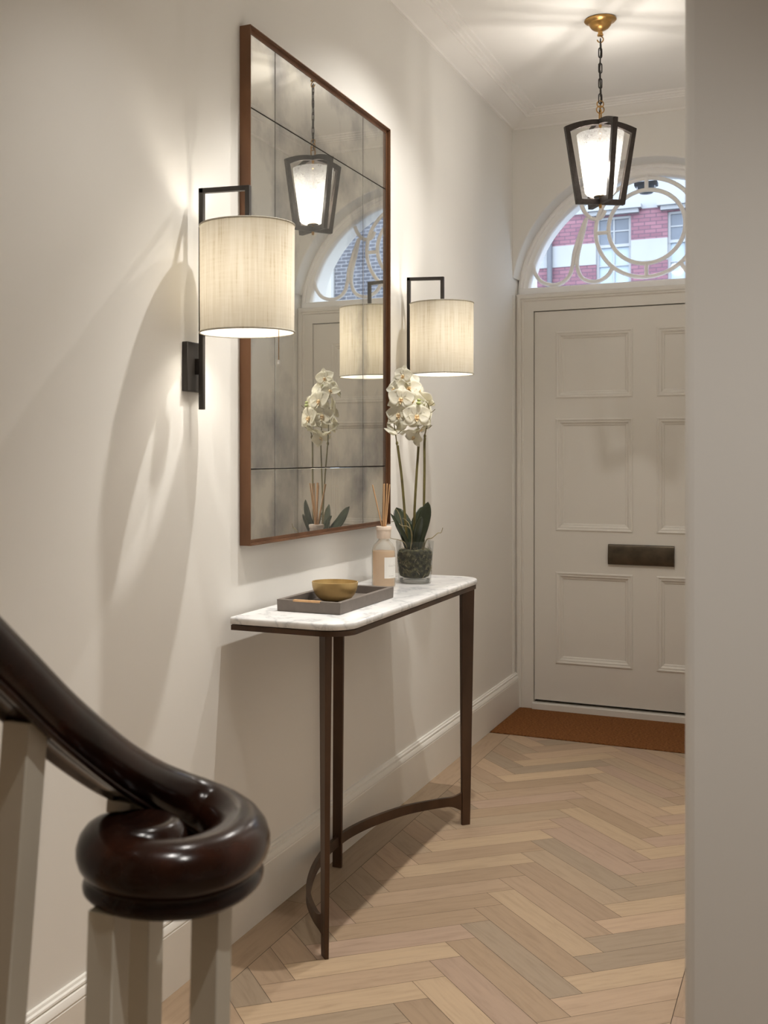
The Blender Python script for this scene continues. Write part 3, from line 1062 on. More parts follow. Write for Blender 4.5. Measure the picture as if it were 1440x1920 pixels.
# paper label wrapped on the camera-facing right of the bottle
bm = BM()
a0, a1 = -PI / 2 - 0.05, -PI / 2 + 1.22
g = []
for i in range(15):
    a = a0 + (a1 - a0) * i / 14
    g.append([bm.verts.new(((RB_ + 0.0006) * math.cos(a), (RB_ + 0.0006) * math.sin(a), z)) for z in (0.030, 0.098)])
for p, q in zip(g, g[1:]):
    bm.faces.new((p[0], q[0], q[1], p[1]))
lab_o = finish('paper_label', bm, M['paper'], di)
tcu = bpy.data.curves.new('lettering', 'FONT')
tcu.body = 'CULTI'
tcu.size = 0.0085; tcu.align_x = 'CENTER'; tcu.space_character = 1.25
tcu.materials.append(M['ink'])
tmp = bpy.data.objects.new('lettering_curve', tcu)
COL.objects.link(tmp)
bpy.context.view_layer.update()
tme = bpy.data.meshes.new_from_object(tmp.evaluated_get(bpy.context.evaluated_depsgraph_get()))
bpy.data.objects.remove(tmp)
to = bpy.data.objects.new('lettering', tme)
COL.objects.link(to)
am = (a0 + a1) / 2
to.location = ((RB_ + 0.0034) * math.cos(am), (RB_ + 0.0034) * math.sin(am), 0.068)
to.rotation_euler = (PI / 2, 0, am + PI / 2)
to.parent = lab_o
bm = BM()
for q in range(8):
    a = am - 0.25 + 0.5 * q / 8
    b = am - 0.25 + 0.5 * (q + 0.8) / 8
    R2 = RB_ + 0.0008
    bm.faces.new([bm.verts.new(p) for p in ((R2 * math.cos(a), R2 * math.sin(a), 0.037), (R2 * math.cos(b), R2 * math.sin(b), 0.037), (R2 * math.cos(b), R2 * math.sin(b), 0.0382), (R2 * math.cos(a), R2 * math.sin(a), 0.0382))])
finish('fine_print', bm, M['ink'], lab_o, smooth=False)
for bx, by, tx, ty, tz in ((-.004, .001, -.036, .008, .333), (-.001, -.004, -.002, -.012, .336), (.001, .003, .003, .010, .337), (.003, -.002, .008, -.022, .336),
                           (.004, .003, .013, .014, .337), (.006, 0, .019, -.004, .335), (.005, .004, .022, .028, .328), (-.003, .004, .004, .045, .332)):
    bm = BM()
    d = Vector((tx - bx, ty - by, tz - 0.19))
    p0 = Vector((bx, by, 0.19)) - d * 0.85
    p0 = Vector((bx, by, 0.19)) - d * 0.2
    tube(bm, [p0, (tx, ty, tz)], 0.0021, seg=8, up=Vector((0, 1, 0)))
    finish('reed', bm, M['reed'], di)

# ------------------------------------------------------------------ orchid in a glass vase  (local axes: x right, y away, z up)
orc = thing('potted_orchid', 'white artificial orchid in a clear mossy glass vase', 'potted plant', (0.196, 3.690, TZ), YAW)
RT, RBt, HV = 0.0635, 0.0545, 0.142
bm = BM()
lathe(bm, [(RBt - 0.003, 0.0008), (RBt, 0.004), (RBt + 0.0005, 0.016), (RT, HV - 0.001), (RT - 0.0006, HV), (RT - 0.0016, HV - 0.0005)], seg=56)
finish('glass_vase', bm, M['vase'], orc, angle=50)
bm = BM(); lathe(bm, [(0.0, 0.003), (RBt - 0.005, 0.003), (RBt - 0.004, 0.014), (0.0, 0.0145)], seg=48)
finish('vase_base', bm, M['vase_base'], orc, angle=50)
def moss_mat():
    m, nt, b = new_mat('dark_moss')
    n = noise_tex(nt, 75, detail=5)
    r = ramp(nt, n.outputs['Fac'], [(0.3, (0.008, 0.008, 0.004, 1)), (0.5, (0.040, 0.039, 0.017, 1)), (0.70, (0.16, 0.145, 0.07, 1))])
    nt.links.new(r.outputs['Color'], b.inputs['Base Color'])
    b.inputs['Roughness'].default_value = 0.95
    bump(nt, n.outputs['Fac'], b, 1.0, 0.01)
    return m
M['moss'] = moss_mat()
from mathutils import noise as mnoise
bm = BM()
mp_ = [(0.0, 0.018), (0.036, 0.018), (0.0485, 0.024), (0.0535, 0.040), (0.0555, 0.070), (0.0575, 0.095), (0.0565, 0.107), (0.048, 0.114), (0.030, 0.112), (0.015, 0.108), (0.0, 0.107)]
mp2 = []
for (a, b) in zip(mp_, mp_[1:]):
    for k in range(3):
        mp2.append((a[0] + (b[0] - a[0]) * k / 3, a[1] + (b[1] - a[1]) * k / 3))
mp2.append(mp_[-1])
lathe(bm, mp2, seg=60)
for v in bm.verts:
    k = mnoise.noise(v.co * 90) * 0.0032 + mnoise.noise(v.co * 30) * 0.004
    d = Vector((v.co.x, v.co.y, 0))
    if d.length > 0.02:
        d.normalize(); v.co += d * max(-0.003, min(k, 0.001))
    v.co.z += k * (1.4 if v.co.z > 0.1 else 0.2)
finish('moss', bm, M['moss'], orc, angle=80)
bm = BM()
for i in range(150):
    a = random.uniform(0, 2 * PI); r_ = random.uniform(0.0, 0.05)
    if i % 2:
        z = random.uniform(0.03, 0.105); r_ = 0.0552 + 0.004 * (z / 0.1)
        p = Vector((r_ * math.cos(a), r_ * math.sin(a), z))
        q = p + Vector((-math.sin(a), math.cos(a), 0)) * random.uniform(-.014, .014) + Vector((0, 0, random.uniform(-.012, .012)))
        q *= 1.0
        rad = Vector((q.x, q.y, 0)).length
        q.x *= r_ / rad; q.y *= r_ / rad
    else:
        p = Vector((r_ * math.cos(a), r_ * math.sin(a), 0.108))
        q = p + Vector((random.uniform(-.012, .012), random.uniform(-.012, .012), random.uniform(.004, .016)))
        rad = Vector((q.x, q.y, 0)).length
        if rad > 0.055: q.x *= 0.055 / rad; q.y *= 0.055 / rad
    mid = (p + q) / 2 + Vector((0, 0, 0.003))
    tube(bm, [p, mid, q], 0.0006, seg=4, cap=False)
o = finish('moss_strands', bm, M['root'], orc)
o['kind'] = 'stuff'
PX = 0.001795
def lp3(px, py, dep=0.0):
    """local point from offsets measured on the plant: right of and above the vase foot, plus depth"""
    return Vector(((px - 776) * PX, dep, (1094 - py) * PX))
STEMS = [
    [(762, 1040, -.01), (757, 985, -.012), (750, 900, -.012), (743, 845, -.012), (739, 815, -.014), (735, 790, -.018), (731, 768, -.022), (733, 750, -.026), (740, 738, -.03)],
    [(774, 1040, .015), (776, 960, .018), (780, 890, .02), (784, 830, .022), (784, 800, .025), (779, 760, .028), (770, 728, .025), (762, 712, .02), (752, 706, .01)],
    [(791, 1040, .0), (792, 960, -.002), (793, 880, -.003), (793, 830, -.004), (797, 805, -.006), (801, 785, -.01), (802, 770, -.014), (798, 757, -.02), (790, 752, -.026)],
]
for st in STEMS:
    bm = BM()
    pts = catmull([lp3(*p) for p in st], 8)
    n_ = len(pts)
    tube(bm, pts, [0.0026 - 0.0014 * i / n_ for i in range(n_)], seg=8, up=Vector((0, 1, 0)))
    # cane tied alongside the lower part
    cane = [p + Vector((0.0045, 0.003, 0)) for p in pts[: int(n_ * 0.42)]]
    tube(bm, cane, 0.0021, seg=8, up=Vector((0, 1, 0)))
    k = pts[int(n_ * 0.42)]
    sphere(bm, k + Vector((0.001, 0.001, 0)), 0.0045, 10, 8, (1, 1, 1.6))
    # short flower stalks
    for f_ in (0.5, 0.6, 0.7, 0.8):
        p = pts[int(n_ * f_)]
        a = random.uniform(-1, 1)
        q = p + Vector((0.018 * math.copysign(1, a), -0.012, 0.012))
        tube(bm, [p, (p + q) / 2 + Vector((0, 0, -0.003)), q], 0.0011, seg=6, up=Vector((0, 1, 0)))
    finish('stem', bm, M['stem'], orc)

def petal_grid(bm, L_, W_, pw, cup, Mx, tipcurl=0.0, nseg=8):
    """leaf-shaped patch along +y of its frame, cupped, with a pointed or round tip"""
    rows_ = []
    for i in range(nseg + 1):
        t = i / nseg
        wd = W_ * (math.sin(PI * min(1, t ** pw)) ** 0.75 if 0 < t < 1 else 0.0) + 0.0008 * (1 - t)
        row = []
        for j in range(-3, 4):
            u = j / 3
            z = cup * (u * u) * wd * 1.0 + tipcurl * t * t * L_
            row.append(bm.verts.new(Mx @ Vector((u * wd, t * L_, z))))
        rows_.append(row)
    for a, b in zip(rows_, rows_[1:]):
        for j in range(6):
            bm.faces.new((a[j], a[j + 1], b[j + 1], b[j]))

def flower(loc, facing, roll, size):
    """moth-orchid bloom: three sepals, two broad petals, a lip"""
    f = Vector(facing).normalized()
    s = f.cross(Vector((0, 0, 1))); s.normalize()
    u = s.cross(f)
    Fm = Matrix((( s.x, u.x, f.x, loc[0]), (s.y, u.y, f.y, loc[1]), (s.z, u.z, f.z, loc[2]), (0, 0, 0, 1))) @ Matrix.Rotation(roll, 4, 'Z')
    bm_ = BM()
    for a in (0, 2 * PI / 3, -2 * PI / 3):
        Mx = Fm @ Matrix.Rotation(a, 4, 'Z') @ Matrix.Translation((0, 0.003, -0.001)) @ Matrix.Rotation(random.uniform(-0.1, 0.25), 4, 'X')
        petal_grid(bm_, size * 0.56, size * 0.19, 0.75, 0.35, Mx, random.uniform(-0.25, 0.1))
    for a in (1.22, -1.22):
        Mx = Fm @ Matrix.Rotation(a, 4, 'Z') @ Matrix.Translation((0, 0.002, 0.001)) @ Matrix.Rotation(random.uniform(-0.05, 0.3), 4, 'X')
        petal_grid(bm_, size * 0.54, size * 0.34, 0.62, 0.22, Mx, random.uniform(-0.2, 0.1))
    fo_ = finish('flower', bm_, M['petal'], orc, angle=80)
    md = fo_.modifiers.new('thickness', 'SOLIDIFY'); md.thickness = 0.0007
    bm_ = BM()
    for a in (PI - 0.7, PI + 0.7):
        petal_grid(bm_, size * 0.17, size * 0.07, 0.8, 0.8, Fm @ Matrix.Rotation(a, 4, 'Z') @ Matrix.Rotation(0.75, 4, 'X'))
    petal_grid(bm_, size * 0.24, size * 0.07, 0.6, 0.5, Fm @ Matrix.Rotation(PI, 4, 'Z') @ Matrix.Rotation(0.45, 4, 'X'))
    sphere(bm_, Fm @ Vector((0, 0.001, 0.005)), size * 0.055, 10, 8)
    l_ = finish('lip', bm_, M['lip'], fo_, angle=80)
    return fo_
C_ = (0, -1, 0)
FL = [ # px, py, depth, facing(right, away, up), roll, size
    (756, 709, -.005, (-.35, -.8, .1), 0.2, .060), (771, 719, .012, (.4, -.8, .2), -.2, .058), (750, 751, -.040, (-.15, -1, .05), 0.1, .078),
    (747, 778, -.030, (-.4, -.9, .0), -.15, .074), (776, 781, -.042, (.05, -1, .05), 0.0, .086), (771, 755, -.030, (.1, -1, -.05), 0.3, .070),
    (766, 731, -.005, (-.1, -.9, .3), 0.2, .074), (741, 733, -.01, (-.8, -.4, .3), 0.5, .060), (783, 735, .02, (.7, -.4, .4), -.6, .070),
    (796, 772, .0, (.8, -.4, .1), -.4, .074), (799, 787, .012, (.9, .0, -.1), -.3, .070), (742, 806, -.012, (-.2, .3, -.7), 0.1, .072),
    (776, 817, .010, (-.5, -.7, -.2), 0.6, .058), (793, 754, .02, (.5, .5, .4), .3, .072), (763, 790, .02, (.0, .8, .2), .3, .074),
    (752, 728, .03, (-.3, .8, .4), .3, .070), (758, 765, .03, (-.4, .9, .0), .1, .074), (786, 803, -.005, (.5, -.3, -.8), -.2, .050)]
for px, py, dep, fc, rl, sz in FL:
    flower(lp3(776 + (px - 776) * 1.1, 765 + (py - 765) * 1.06, dep), fc, rl, sz * 1.08)
for px, py, dep, r_ in ((780, 752, -.05, .0055), (779, 758, -.053, .0065), (761, 718, -.004, .004)):
    bm = BM(); p = lp3(px, py, dep)
    sphere(bm, p, r_, 14, 10, (1.2, 1, 0.9))
    tube(bm, [p, p + Vector((0.012, 0.012, 0.002)), p + Vector((0.022, 0.022, -0.004))], 0.0009, seg=6)
    finish('bud', bm, M['bud'], orc)
# strap leaves
def strap(pts, W_, name='leaf'):
    bm_ = BM()
    P = catmull(pts, 6); N = len(P)
    rows_ = []
    for i, p in enumerate(P):
        t = i / (N - 1)
        tg = (P[min(i + 1, N - 1)] - P[max(i - 1, 0)]).normalized()
        s = tg.cross(Vector((0.25, -1, 0.1))).normalized()
        nn = s.cross(tg)
        wd = W_ * (0.35 + 0.65 * math.sin(PI * min(1.0, 0.12 + 0.75 * t))) * (1 - max(0, t - 0.82) / 0.18 * 0.0) * (math.sqrt(max(0.0, 1 - ((t - 0.75) / 0.25) ** 2)) if t > 0.75 else 1)
        rows_.append([bm_.verts.new(p + s * (u * wd) + nn * (abs(u) * wd * 0.28)) for u in (-1, -.66, -.33, 0, .33, .66, 1)])
    for a, b in zip(rows_, rows_[1:]):
        for j in range(6):
            bm_.faces.new((a[j], a[j + 1], b[j + 1], b[j]))
    o_ = finish(name, bm_, M['leaf'], orc, angle=80)
    md = o_.modifiers.new('thickness', 'SOLIDIFY'); md.thickness = 0.0014
    return o_
strap([lp3(776, 1040, -.005), lp3(780, 1010, -.012), lp3(790, 975, -.02), lp3(799, 941, -.026)], 0.024)
strap([lp3(772, 1040, .0), lp3(770, 1012, .01), lp3(764, 990, .02), lp3(757, 972, .03)], 0.015)
strap([lp3(774, 1035, -.01), lp3(778, 1005, -.03), lp3(781, 985, -.045), lp3(784, 968, -.06)], 0.015)
strap([lp3(768, 1040, -.008), lp3(757, 1010, -.03), lp3(742, 985, -.05), lp3(727, 962, -.06)], 0.0065)
strap([lp3(776, 1040, .02), lp3(780, 1010, .045), lp3(788, 985, .065), lp3(800, 952, .085)], 0.031)
strap([lp3(770, 1040, .02), lp3(766, 1008, .05), lp3(758, 985, .08), lp3(748, 955, .10)], 0.031)
ROOTS = [
    [(792, 1030, -.01), (796, 1012, -.03), (805, 1008, -.045), (815, 999, -.05), (821, 998, -.05), (824, 989, -.052)],
    [(764, 1035, -.01), (755, 1018, -.03), (744, 1012, -.045), (730, 1009, -.05), (722, 1006, -.055)],
    [(770, 1030, -.01), (768, 1000, -.035), (760, 987, -.045), (748, 985, -.05), (738, 977, -.05), (728, 978, -.05)],
    [(752, 990, -.02), (747, 970, -.02), (742, 958, -.02), (738, 954, -.02)],
    [(766, 1035, -.02), (768, 1008, -.03), (764, 985, -.03), (758, 976, -.02), (752, 972, -.02)],
]
for rt in ROOTS:
    bm = BM()
    pts = catmull([lp3(*p) for p in rt], 6)
    tube(bm, pts, [0.0019 - 0.0009 * i / len(pts) for i in range(len(pts))], seg=6, up=Vector((0, 1, 0)))
    finish('root', bm, M['root'], orc)

# ------------------------------------------------------------------ wall lights   (local: x out of the wall)
def make_sconce(y, label):
    s = thing('wall_light', label, 'wall lamp', (0, y, 1.417), 0, 'pair of wall lights beside the mirror')
    Z0 = 1.417
    bm = BM(); box(bm, 0.0, 0.016, -0.042, 0.048, 1.462 - Z0, 1.586 - Z0)
    finish('backplate', bm, M['black'], s, bevel=0.002)
    bm = BM()
    box(bm, 0.0275, 0.0400, -0.0065, 0.0065, 0.0, 1.972 - Z0)
    finish('stem', bm, M['black'], s, bevel=0.0008)
    bm = BM(); box(bm, 0.014, 0.0285, -0.004, 0.004, 1.505 - Z0, 1.545 - Z0)
    finish('bracket', bm, M['black'], s, bevel=0.001)
    bm = BM()
    # arm, very slightly drooping, then the drop into the shade
    pts = [(0.0275, 0.555), (0.170, 0.549), (0.170, 0.445), (0.158, 0.445), (0.158, 0.537), (0.0275, 0.543)]
    prism(bm, [(x, -0.0065, z) for x, z in pts], (0, 0.013, 0))
    finish('arm', bm, M['black'], s, bevel=0.0008)
    CX = 0.161
    zt_, zb_ = 1.866 - Z0, 1.604 - Z0
    R0 = 0.1165
    bm = BM()
    lathe(bm, [(R0 - 0.0005, zb_), (R0, zb_ + (zt_ - zb_) * 0.33), (R0 + 0.0003, zb_ + (zt_ - zb_) * 0.66), (R0 + 0.0008, zt_)], (CX, 0, 0), seg=72)
    finish('shade', bm, M['linen'], s)
    for zz in (zt_, zb_):
        bm = BM()
        ring = [(CX + (R0 + 0.0006) * math.cos(2 * PI * i / 72), (R0 + 0.0006) * math.sin(2 * PI * i / 72), zz) for i in range(72)]
        tube(bm, ring, 0.0022, seg=8, closed=True)
        finish('shade_trim', bm, M['linen'], s)
    bm = BM()
    for k in range(3):
        a = 2 * PI * k / 3 + 0.5
        tube(bm, [(CX, 0, zt_ - 0.012), (CX + R0 * math.cos(a), R0 * math.sin(a), zt_ - 0.012)], 0.0016, seg=6)
    lathe(bm, [(0.0, 0.0), (0.014, 0.0), (0.017, 0.03), (0.017, 0.075), (0.0, 0.078)], (CX, 0, zt_ - 0.085), seg=24)
    finish('lamp_holder', bm, M['black'], s)
    bm = BM(); sphere(bm, (CX, 0, zt_ - 0.125), 0.026, 20, 14, (1, 1, 1.15))
    finish('bulb', bm, M['bulb'], s)
    lamp('bulb_light', 'POINT', P_SCONCE, WARM_COL, s, (CX, 0, zt_ - 0.125), 0.033)
    return s
def add_pull(s):
    Z0 = 1.417; CX = 0.161; zb_ = 1.604 - Z0
    bm = BM()
    px_ = CX + 0.092; py_ = -0.012
    tube(bm, [(px_, py_, zb_ + 0.10), (px_, py_, 1.532 - Z0)], 0.0009, seg=6)
    tube(bm, [(CX, 0, zb_ + 0.14), (px_, py_, zb_ + 0.10)], 0.0012, seg=6)
    pc = finish('pull_chain', bm, M['brass'], s)
    bm = BM(); lathe(bm, [(0.0, 0.0), (0.0026, 0.001), (0.0026, 0.011), (0.0, 0.012)], (px_, py_, 1.521 - Z0), seg=12)
    finish('pull', bm, M['white_plastic'], pc)
s1 = make_sconce(2.509, 'wall light with cream linen drum shade nearest the stair rail')
s2 = copy_tree(s1)
s2.location.y = 4.105
s2['label'] = 'wall light with cream linen drum shade behind the orchid blooms'
add_pull(s1)

# ------------------------------------------------------------------ hanging lantern
PXc, PYc = 0.640, 4.655
pen = thing('pendant_lantern', 'black framed lantern with frosted glass hanging from a chain', 'pendant light', (PXc, PYc, CEIL))
zz = lambda z: z - CEIL
bm = BM()
lathe(bm, [(0.0, 0.0), (0.056, 0.0), (0.0605, -0.002), (0.0615, -0.006), (0.058, -0.010), (0.050, -0.014), (0.045, -0.016), (0.043, -0.020), (0.040, -0.027), (0.033, -0.036), (0.022, -0.043), (0.012, -0.047), (0.009, -0.049),
           (0.009, -0.058), (0.0115, -0.060), (0.0115, -0.066), (0.006, -0.068), (0.0, -0.068)], seg=48)
finish('ceiling_rose', bm, M['brass'], pen, angle=50)
def hook(bm, c, r, a0, a1, ax, rad=0.0022):
    ax = Vector(ax)
    pts = []
    for i in range(17):
        a = a0 + (a1 - a0) * i / 16
        pts.append(Vector(c) + ax * (r * math.cos(a)) + Vector((0, 0, r * math.sin(a))))
    tube(bm, pts, rad, seg=8, up=ax.cross(Vector((0, 0, 1))))
bm = BM(); hook(bm, (0.0, 0, zz(2.950)), 0.012, PI / 2, PI * 2.15 - PI / 2 + 0.9 - PI * 2 - 1.6, RGT, 0.0022)
hook(bm, (0.0, 0, zz(2.950)), 0.012, PI / 2, -PI * 0.95, RGT, 0.0024)
finish('ceiling_hook', bm, M['brass'], pen)
ch_top, ch_bot, NL = 2.942, 2.700, 8
lk = (ch_top - ch_bot) / NL
for i in range(NL):
    bm = BM()
    zc = zz(ch_top - lk * (i + 0.5))
    d = (RGT if i % 2 else FWD).copy()
    d = (d + (FWD if i % 2 else RGT) * 0.35).normalized()
    hl, hw = lk * 0.5 + 0.0045, 0.0075
    pts = []
    for k in range(24):
        a = 2 * PI * k / 24
        c_, s_ = math.cos(a), math.sin(a)
        pts.append(d * (hw * c_) + Vector((0, 0, zc + (hl - hw) * math.copysign(1, s_) * (1 if abs(s_) > 0.01 else 0) + hw * s_)))
    tube(bm, pts, 0.0022, seg=8, closed=True, up=d.cross(Vector((0, 0, 1))))
    finish('chain_link', bm, M['black'], pen)
bm = BM(); tube(bm, catmull([(0.003 * math.sin(i * 1.3), 0.003 * math.cos(i * 1.7), zz(2.955 - i * 0.0365)) for i in range(9)], 5), 0.0026, seg=8, up=Vector((0, 1, 0)))
finish('flex', bm, M['black'], pen)
bm = BM()
for zc, r_, d in ((2.694, 0.013, RGT), (2.672, 0.015, RGT)):
    pts = [d * (r_ * math.cos(2 * PI * k / 24)) + Vector((0, 0, zz(zc) + r_ * math.sin(2 * PI * k / 24))) for k in range(24)]
    tube(bm, pts, 0.0022, seg=8, closed=True, up=d.cross(Vector((0, 0, 1))))
pts = [FWD * (0.012 * math.cos(2 * PI * k / 24)) + Vector((0, 0, zz(2.648) + 0.026 * math.sin(2 * PI * k / 24))) for k in range(24)]
tube(bm, pts, 0.0028, seg=8, closed=True, up=RGT.copy())
finish('hanging_ring', bm, M['brass'], pen)
# two crossed frames
def lantern_frame(d, zoff):
    d = Vector(d).normalized(); nrm = d.cross(Vector((0, 0, 1)))
    bw, tk = 0.0205, 0.020
    def loop(o):
        ht, hb = 0.147 - o, 0.0985 - o
        top, cor, bot = 2.632 - o, 2.600 - o, 2.296 + o
        # sloping side inset keeps the bar width even
        pts = []
        for i in range(15):
            u = -1 + 2 * i / 14
            pts.append((u * ht, top - (top - cor) * u * u))
        pts += [(hb, bot), (-hb, bot)]
        return [(d * x - nrm * tk / 2 + Vector((0, 0, zz(z) + zoff))) for x, z in pts]
    bm = BM()
    ring_prism(bm, loop(0), loop(bw), nrm * tk)
    finish('crossed_frame', bm, M['hammered'], pen, bevel=0.0012, angle=30)
lantern_frame((0.842, 0.537, 0), 0.0)
lantern_frame((0.537, -0.842, 0), 0.0008)
bm = BM()
lathe(bm, [(0.0, 2.632), (0.006, 2.632), (0.006, 2.606), (0.0045, 2.603), (0.0045, 2.585), (0.007, 2.583), (0.007, 2.577), (0.0032, 2.574), (0.0032, 2.50), (0.0, 2.50)][::-1], (0, 0, -CEIL), seg=20)
finish('upper_stem', bm, M['brass'], pen)
bm = BM()
lathe(bm, [(0.0, 2.281), (0.005, 2.282), (0.006, 2.288), (0.006, 2.30), (0.0045, 2.302), (0.0045, 2.330), (0.0, 2.330)], (0, 0, -CEIL), seg=20)
finish('finial', bm, M['brass'], pen)
bm = BM()
lathe(bm, [(0.0, 2.3235), (0.024, 2.3235), (0.0255, 2.327), (0.024, 2.3295), (0.0, 2.3295)], (0, 0, -CEIL), seg=36)
lathe(bm, [(0.0, 2.3295), (0.012, 2.330), (0.014, 2.36), (0.014, 2.385), (0.0, 2.387)], (0, 0, -CEIL), seg=24)
finish('lamp_holder', bm, M['letter'], pen)
bm = BM()
gp = [(0.024, 2.3300), (0.040, 2.3305), (0.050, 2.3345), (0.0575, 2.343), (0.0605, 2.354), (0.068, 2.41), (0.0765, 2.47), (0.0845, 2.53), (0.0905, 2.575)]
lathe(bm, gp, (0, 0, -CEIL), seg=64)
finish('glass_shade', bm, M['lantern'], pen)
bm = BM(); sphere(bm, (0, 0, zz(2.432)), 0.027, 20, 14, (1, 1, 1.2))
finish('bulb', bm, M['bright_bulb'], pen)
lamp('bulb_light', 'POINT', P_PEND, (1.0, 0.94, 0.86), pen, (0, 0, zz(2.432)), 0.034)

# ------------------------------------------------------------------ ceiling downlights
DL = [((0.64, 2.94), P_TABLE, 'recessed downlight in the ceiling above the near end of the console table'),
      ((0.62, 2.04), P_STAIR, 'recessed downlight in the ceiling above the foot of the stairs'),
      ((0.64, 3.72), P_FAR, 'recessed downlight in the ceiling above the far end of the console table'),
      ((1.72, 0.62), P_REAR, 'recessed downlight in the ceiling beside the wall end'),
      ((1.05, 0.75), P_REAR, 'recessed downlight in the ceiling over the curled stair rail'),
      ((1.90, -0.75), P_REAR, 'unseen downlight added at the back of the stair hall for light from behind')]  # last one: unseen lamp, added for light from behind the camera
def make_downlight(x, y, label, power):
    d = thing('recessed_downlight', label, 'ceiling light', (x, y, CEIL), 0, 'recessed ceiling downlights')
    bm = BM(); lathe(bm, [(0.034, -0.001), (0.034, -0.006), (0.040, -0.008), (0.045, -0.006), (0.046, 0.0)], seg=32)
    finish('trim_ring', bm, M['white_plastic'], d)
    bm = BM(); lathe(bm, [(0.0, -0.002), (0.034, -0.002)], seg=32)
    finish('lens', bm, M['lens'], d)
    lamp('beam', 'SPOT', power, DOWN_COL, d, (0, 0, -0.012), 0.022, spot_size=math.radians(77 if power == P_REAR else 128 if power == P_FAR else 84), spot_blend=0.6)
    return d
proto = {}
for (x, y), power, lab in DL:
    if power not in proto:
        proto[power] = make_downlight(x, y, lab, power)
    else:
        c = copy_tree(proto[power])
        c.location = (x, y, CEIL)
        c['label'] = lab

# ------------------------------------------------------------------ stair: rail with volute, balusters, steps
ban = thing('stair_banister', 'dark polished stair rail ending in a curl above pale balusters', 'banister', (0.80, 0.9, 0.18))
BO = Vector((0.80, 0.9, 0.18))
RP = [(0.773, 0.33, 1.466), (0.773, 0.58, 1.290), (0.773, 0.72, 1.186), (0.773, 0.815, 1.111), (0.773, 0.894, 1.048), (0.773, 0.984, 0.986), (0.778, 1.050, 0.946), (0.795, 1.092, 0.922), (0.824, 1.108, 0.909), (0.856, 1.098, 0.903),
      (0.882, 1.070, 0.900), (0.896, 1.034, 0.900), (0.897, 0.994, 0.900), (0.883, 0.960, 0.900), (0.857, 0.943, 0.900), (0.825, 0.940, 0.900), (0.795, 0.955, 0.901), (0.780, 0.984, 0.903),
      (0.784, 1.006, 0.899), (0.797, 1.018, 0.896), (0.812, 1.016, 0.894)]
path = catmull([Vector(p) - BO for p in RP], 8)
half = [(0.0, 0.0300), (0.0085, 0.0291), (0.0165, 0.0262), (0.0240, 0.0212), (0.0295, 0.0140), (0.0322, 0.0055), (0.0322, -0.0030), (0.0296, -0.0115), (0.0255, -0.0175), (0.0218, -0.0205), (0.0212, -0.0235), (0.0236, -0.0265), (0.0258, -0.0310), (0.0252, -0.0355), (0.0215, -0.0395), (0.0170, -0.0390), (0.0140, -0.0290)]
prof = half + [(-x, y) for x, y in half[::-1] if x > 0]
bm = BM()
npth = len(path)
scl = []
for i in range(npth):
    e = (npth - 1 - i) / 14.0
    scl.append(1.0 if e >= 1 else max(0.12, math.sqrt(max(0.0, 1 - (1 - e) ** 2))))
low = [0.42 + 0.58 * max(0.0, min(1.0, (i - 48) / 32.0)) for i in range(npth)]
sweep_profile(bm, path, prof, scale=scl, low=low)
# eye of the curl, flush with the front of the coil
EYE = Vector((0.811, 0.990, 0.0)) - BO
lathe(bm, [(0.0, 0.9255), (0.006, 0.9262), (0.014, 0.9285), (0.024, 0.9310), (0.032, 0.9312), (0.038, 0.9292), (0.043, 0.9245), (0.0465, 0.9170), (0.0478, 0.9080), (0.0474, 0.8950), (0.044, 0.880)], EYE, seg=56)
finish('handrail', bm, M['mahogany'], ban, angle=70)
def baluster(x, y, zt, zb, lean=0.0, w_=0.0305):
    bm_ = BM()
    lv = RGT * (-lean)
    a = [Vector((x + sx * w_ / 2, y + sy * w_ / 2, zt)) for sx, sy in ((-1, -1), (1, -1), (1, 1), (-1, 1))]
    b = [p + lv * (zt - zb) + Vector((0, 0, zb - zt)) for p in a]
    A_ = [bm_.verts.new(p - BO) for p in a]; B_ = [bm_.verts.new(p - BO) for p in b]
    for i in range(4):
        bm_.faces.new((A_[i], A_[(i + 1) % 4], B_[(i + 1) % 4], B_[i]))
    bm_.faces.new(A_); bm_.faces.new(B_[::-1])
    finish('baluster', bm_, M['baluster'], ban, bevel=0.0012)
baluster(0.7690, 0.857, 1.056, 0.36, 0.075)
baluster(0.773, 0.740, 1.146, 0.54, 0.075)
baluster(0.773, 0.620, 1.240, 0.54, 0.075)
baluster(0.8130, 0.9300, 0.862, 0.18, 0.03)      # front of the curl
baluster(0.7640, 1.0350, 0.934, 0.18, 0.05)      # under the straight rail, behind
baluster(0.7960, 1.0220, 0.872, 0.18, 0.02)      # back of the curl
baluster(0.8870, 1.0020, 0.862, 0.18, 0.02)      # right of the curl

# steps under the rail (out of view below the frame)
bm = BM()
lo = [(0.0, 0.80), (0.80, 0.80)]
for i in range(17):
    a = -PI / 2 + PI * i / 16
    lo.append((0.84 + 0.15 * math.cos(a), 0.99 + 0.15 * math.sin(a)))
lo += [(0.0, 1.14)]
lo = [(0.0, 0.84), (0.84, 0.84)] + lo[2:]
prism(bm, [(x + 0.001, y, 0.0) for x, y in lo], (0, 0, 0.18))
structure(finish('stair_curtail', bm, M['stair'], smooth=False), 'curved bottom step under the curled rail end', 'stair step')
bm = BM()
for k in range(1, 12):
    y1 = 0.88 - 0.24 * (k - 1); y0 = max(y1 - 0.26, YB)
    if y1 - YB < 0.1: break
    box(bm, 0.001, 0.84, y0, y1, 0.0 if k == 1 else 0.18 * k - 0.18, 0.18 * (k + 1))
structure(finish('stair_flight', bm, M['stair'], smooth=False), 'flight of oak stairs rising along the wall', 'stairs')

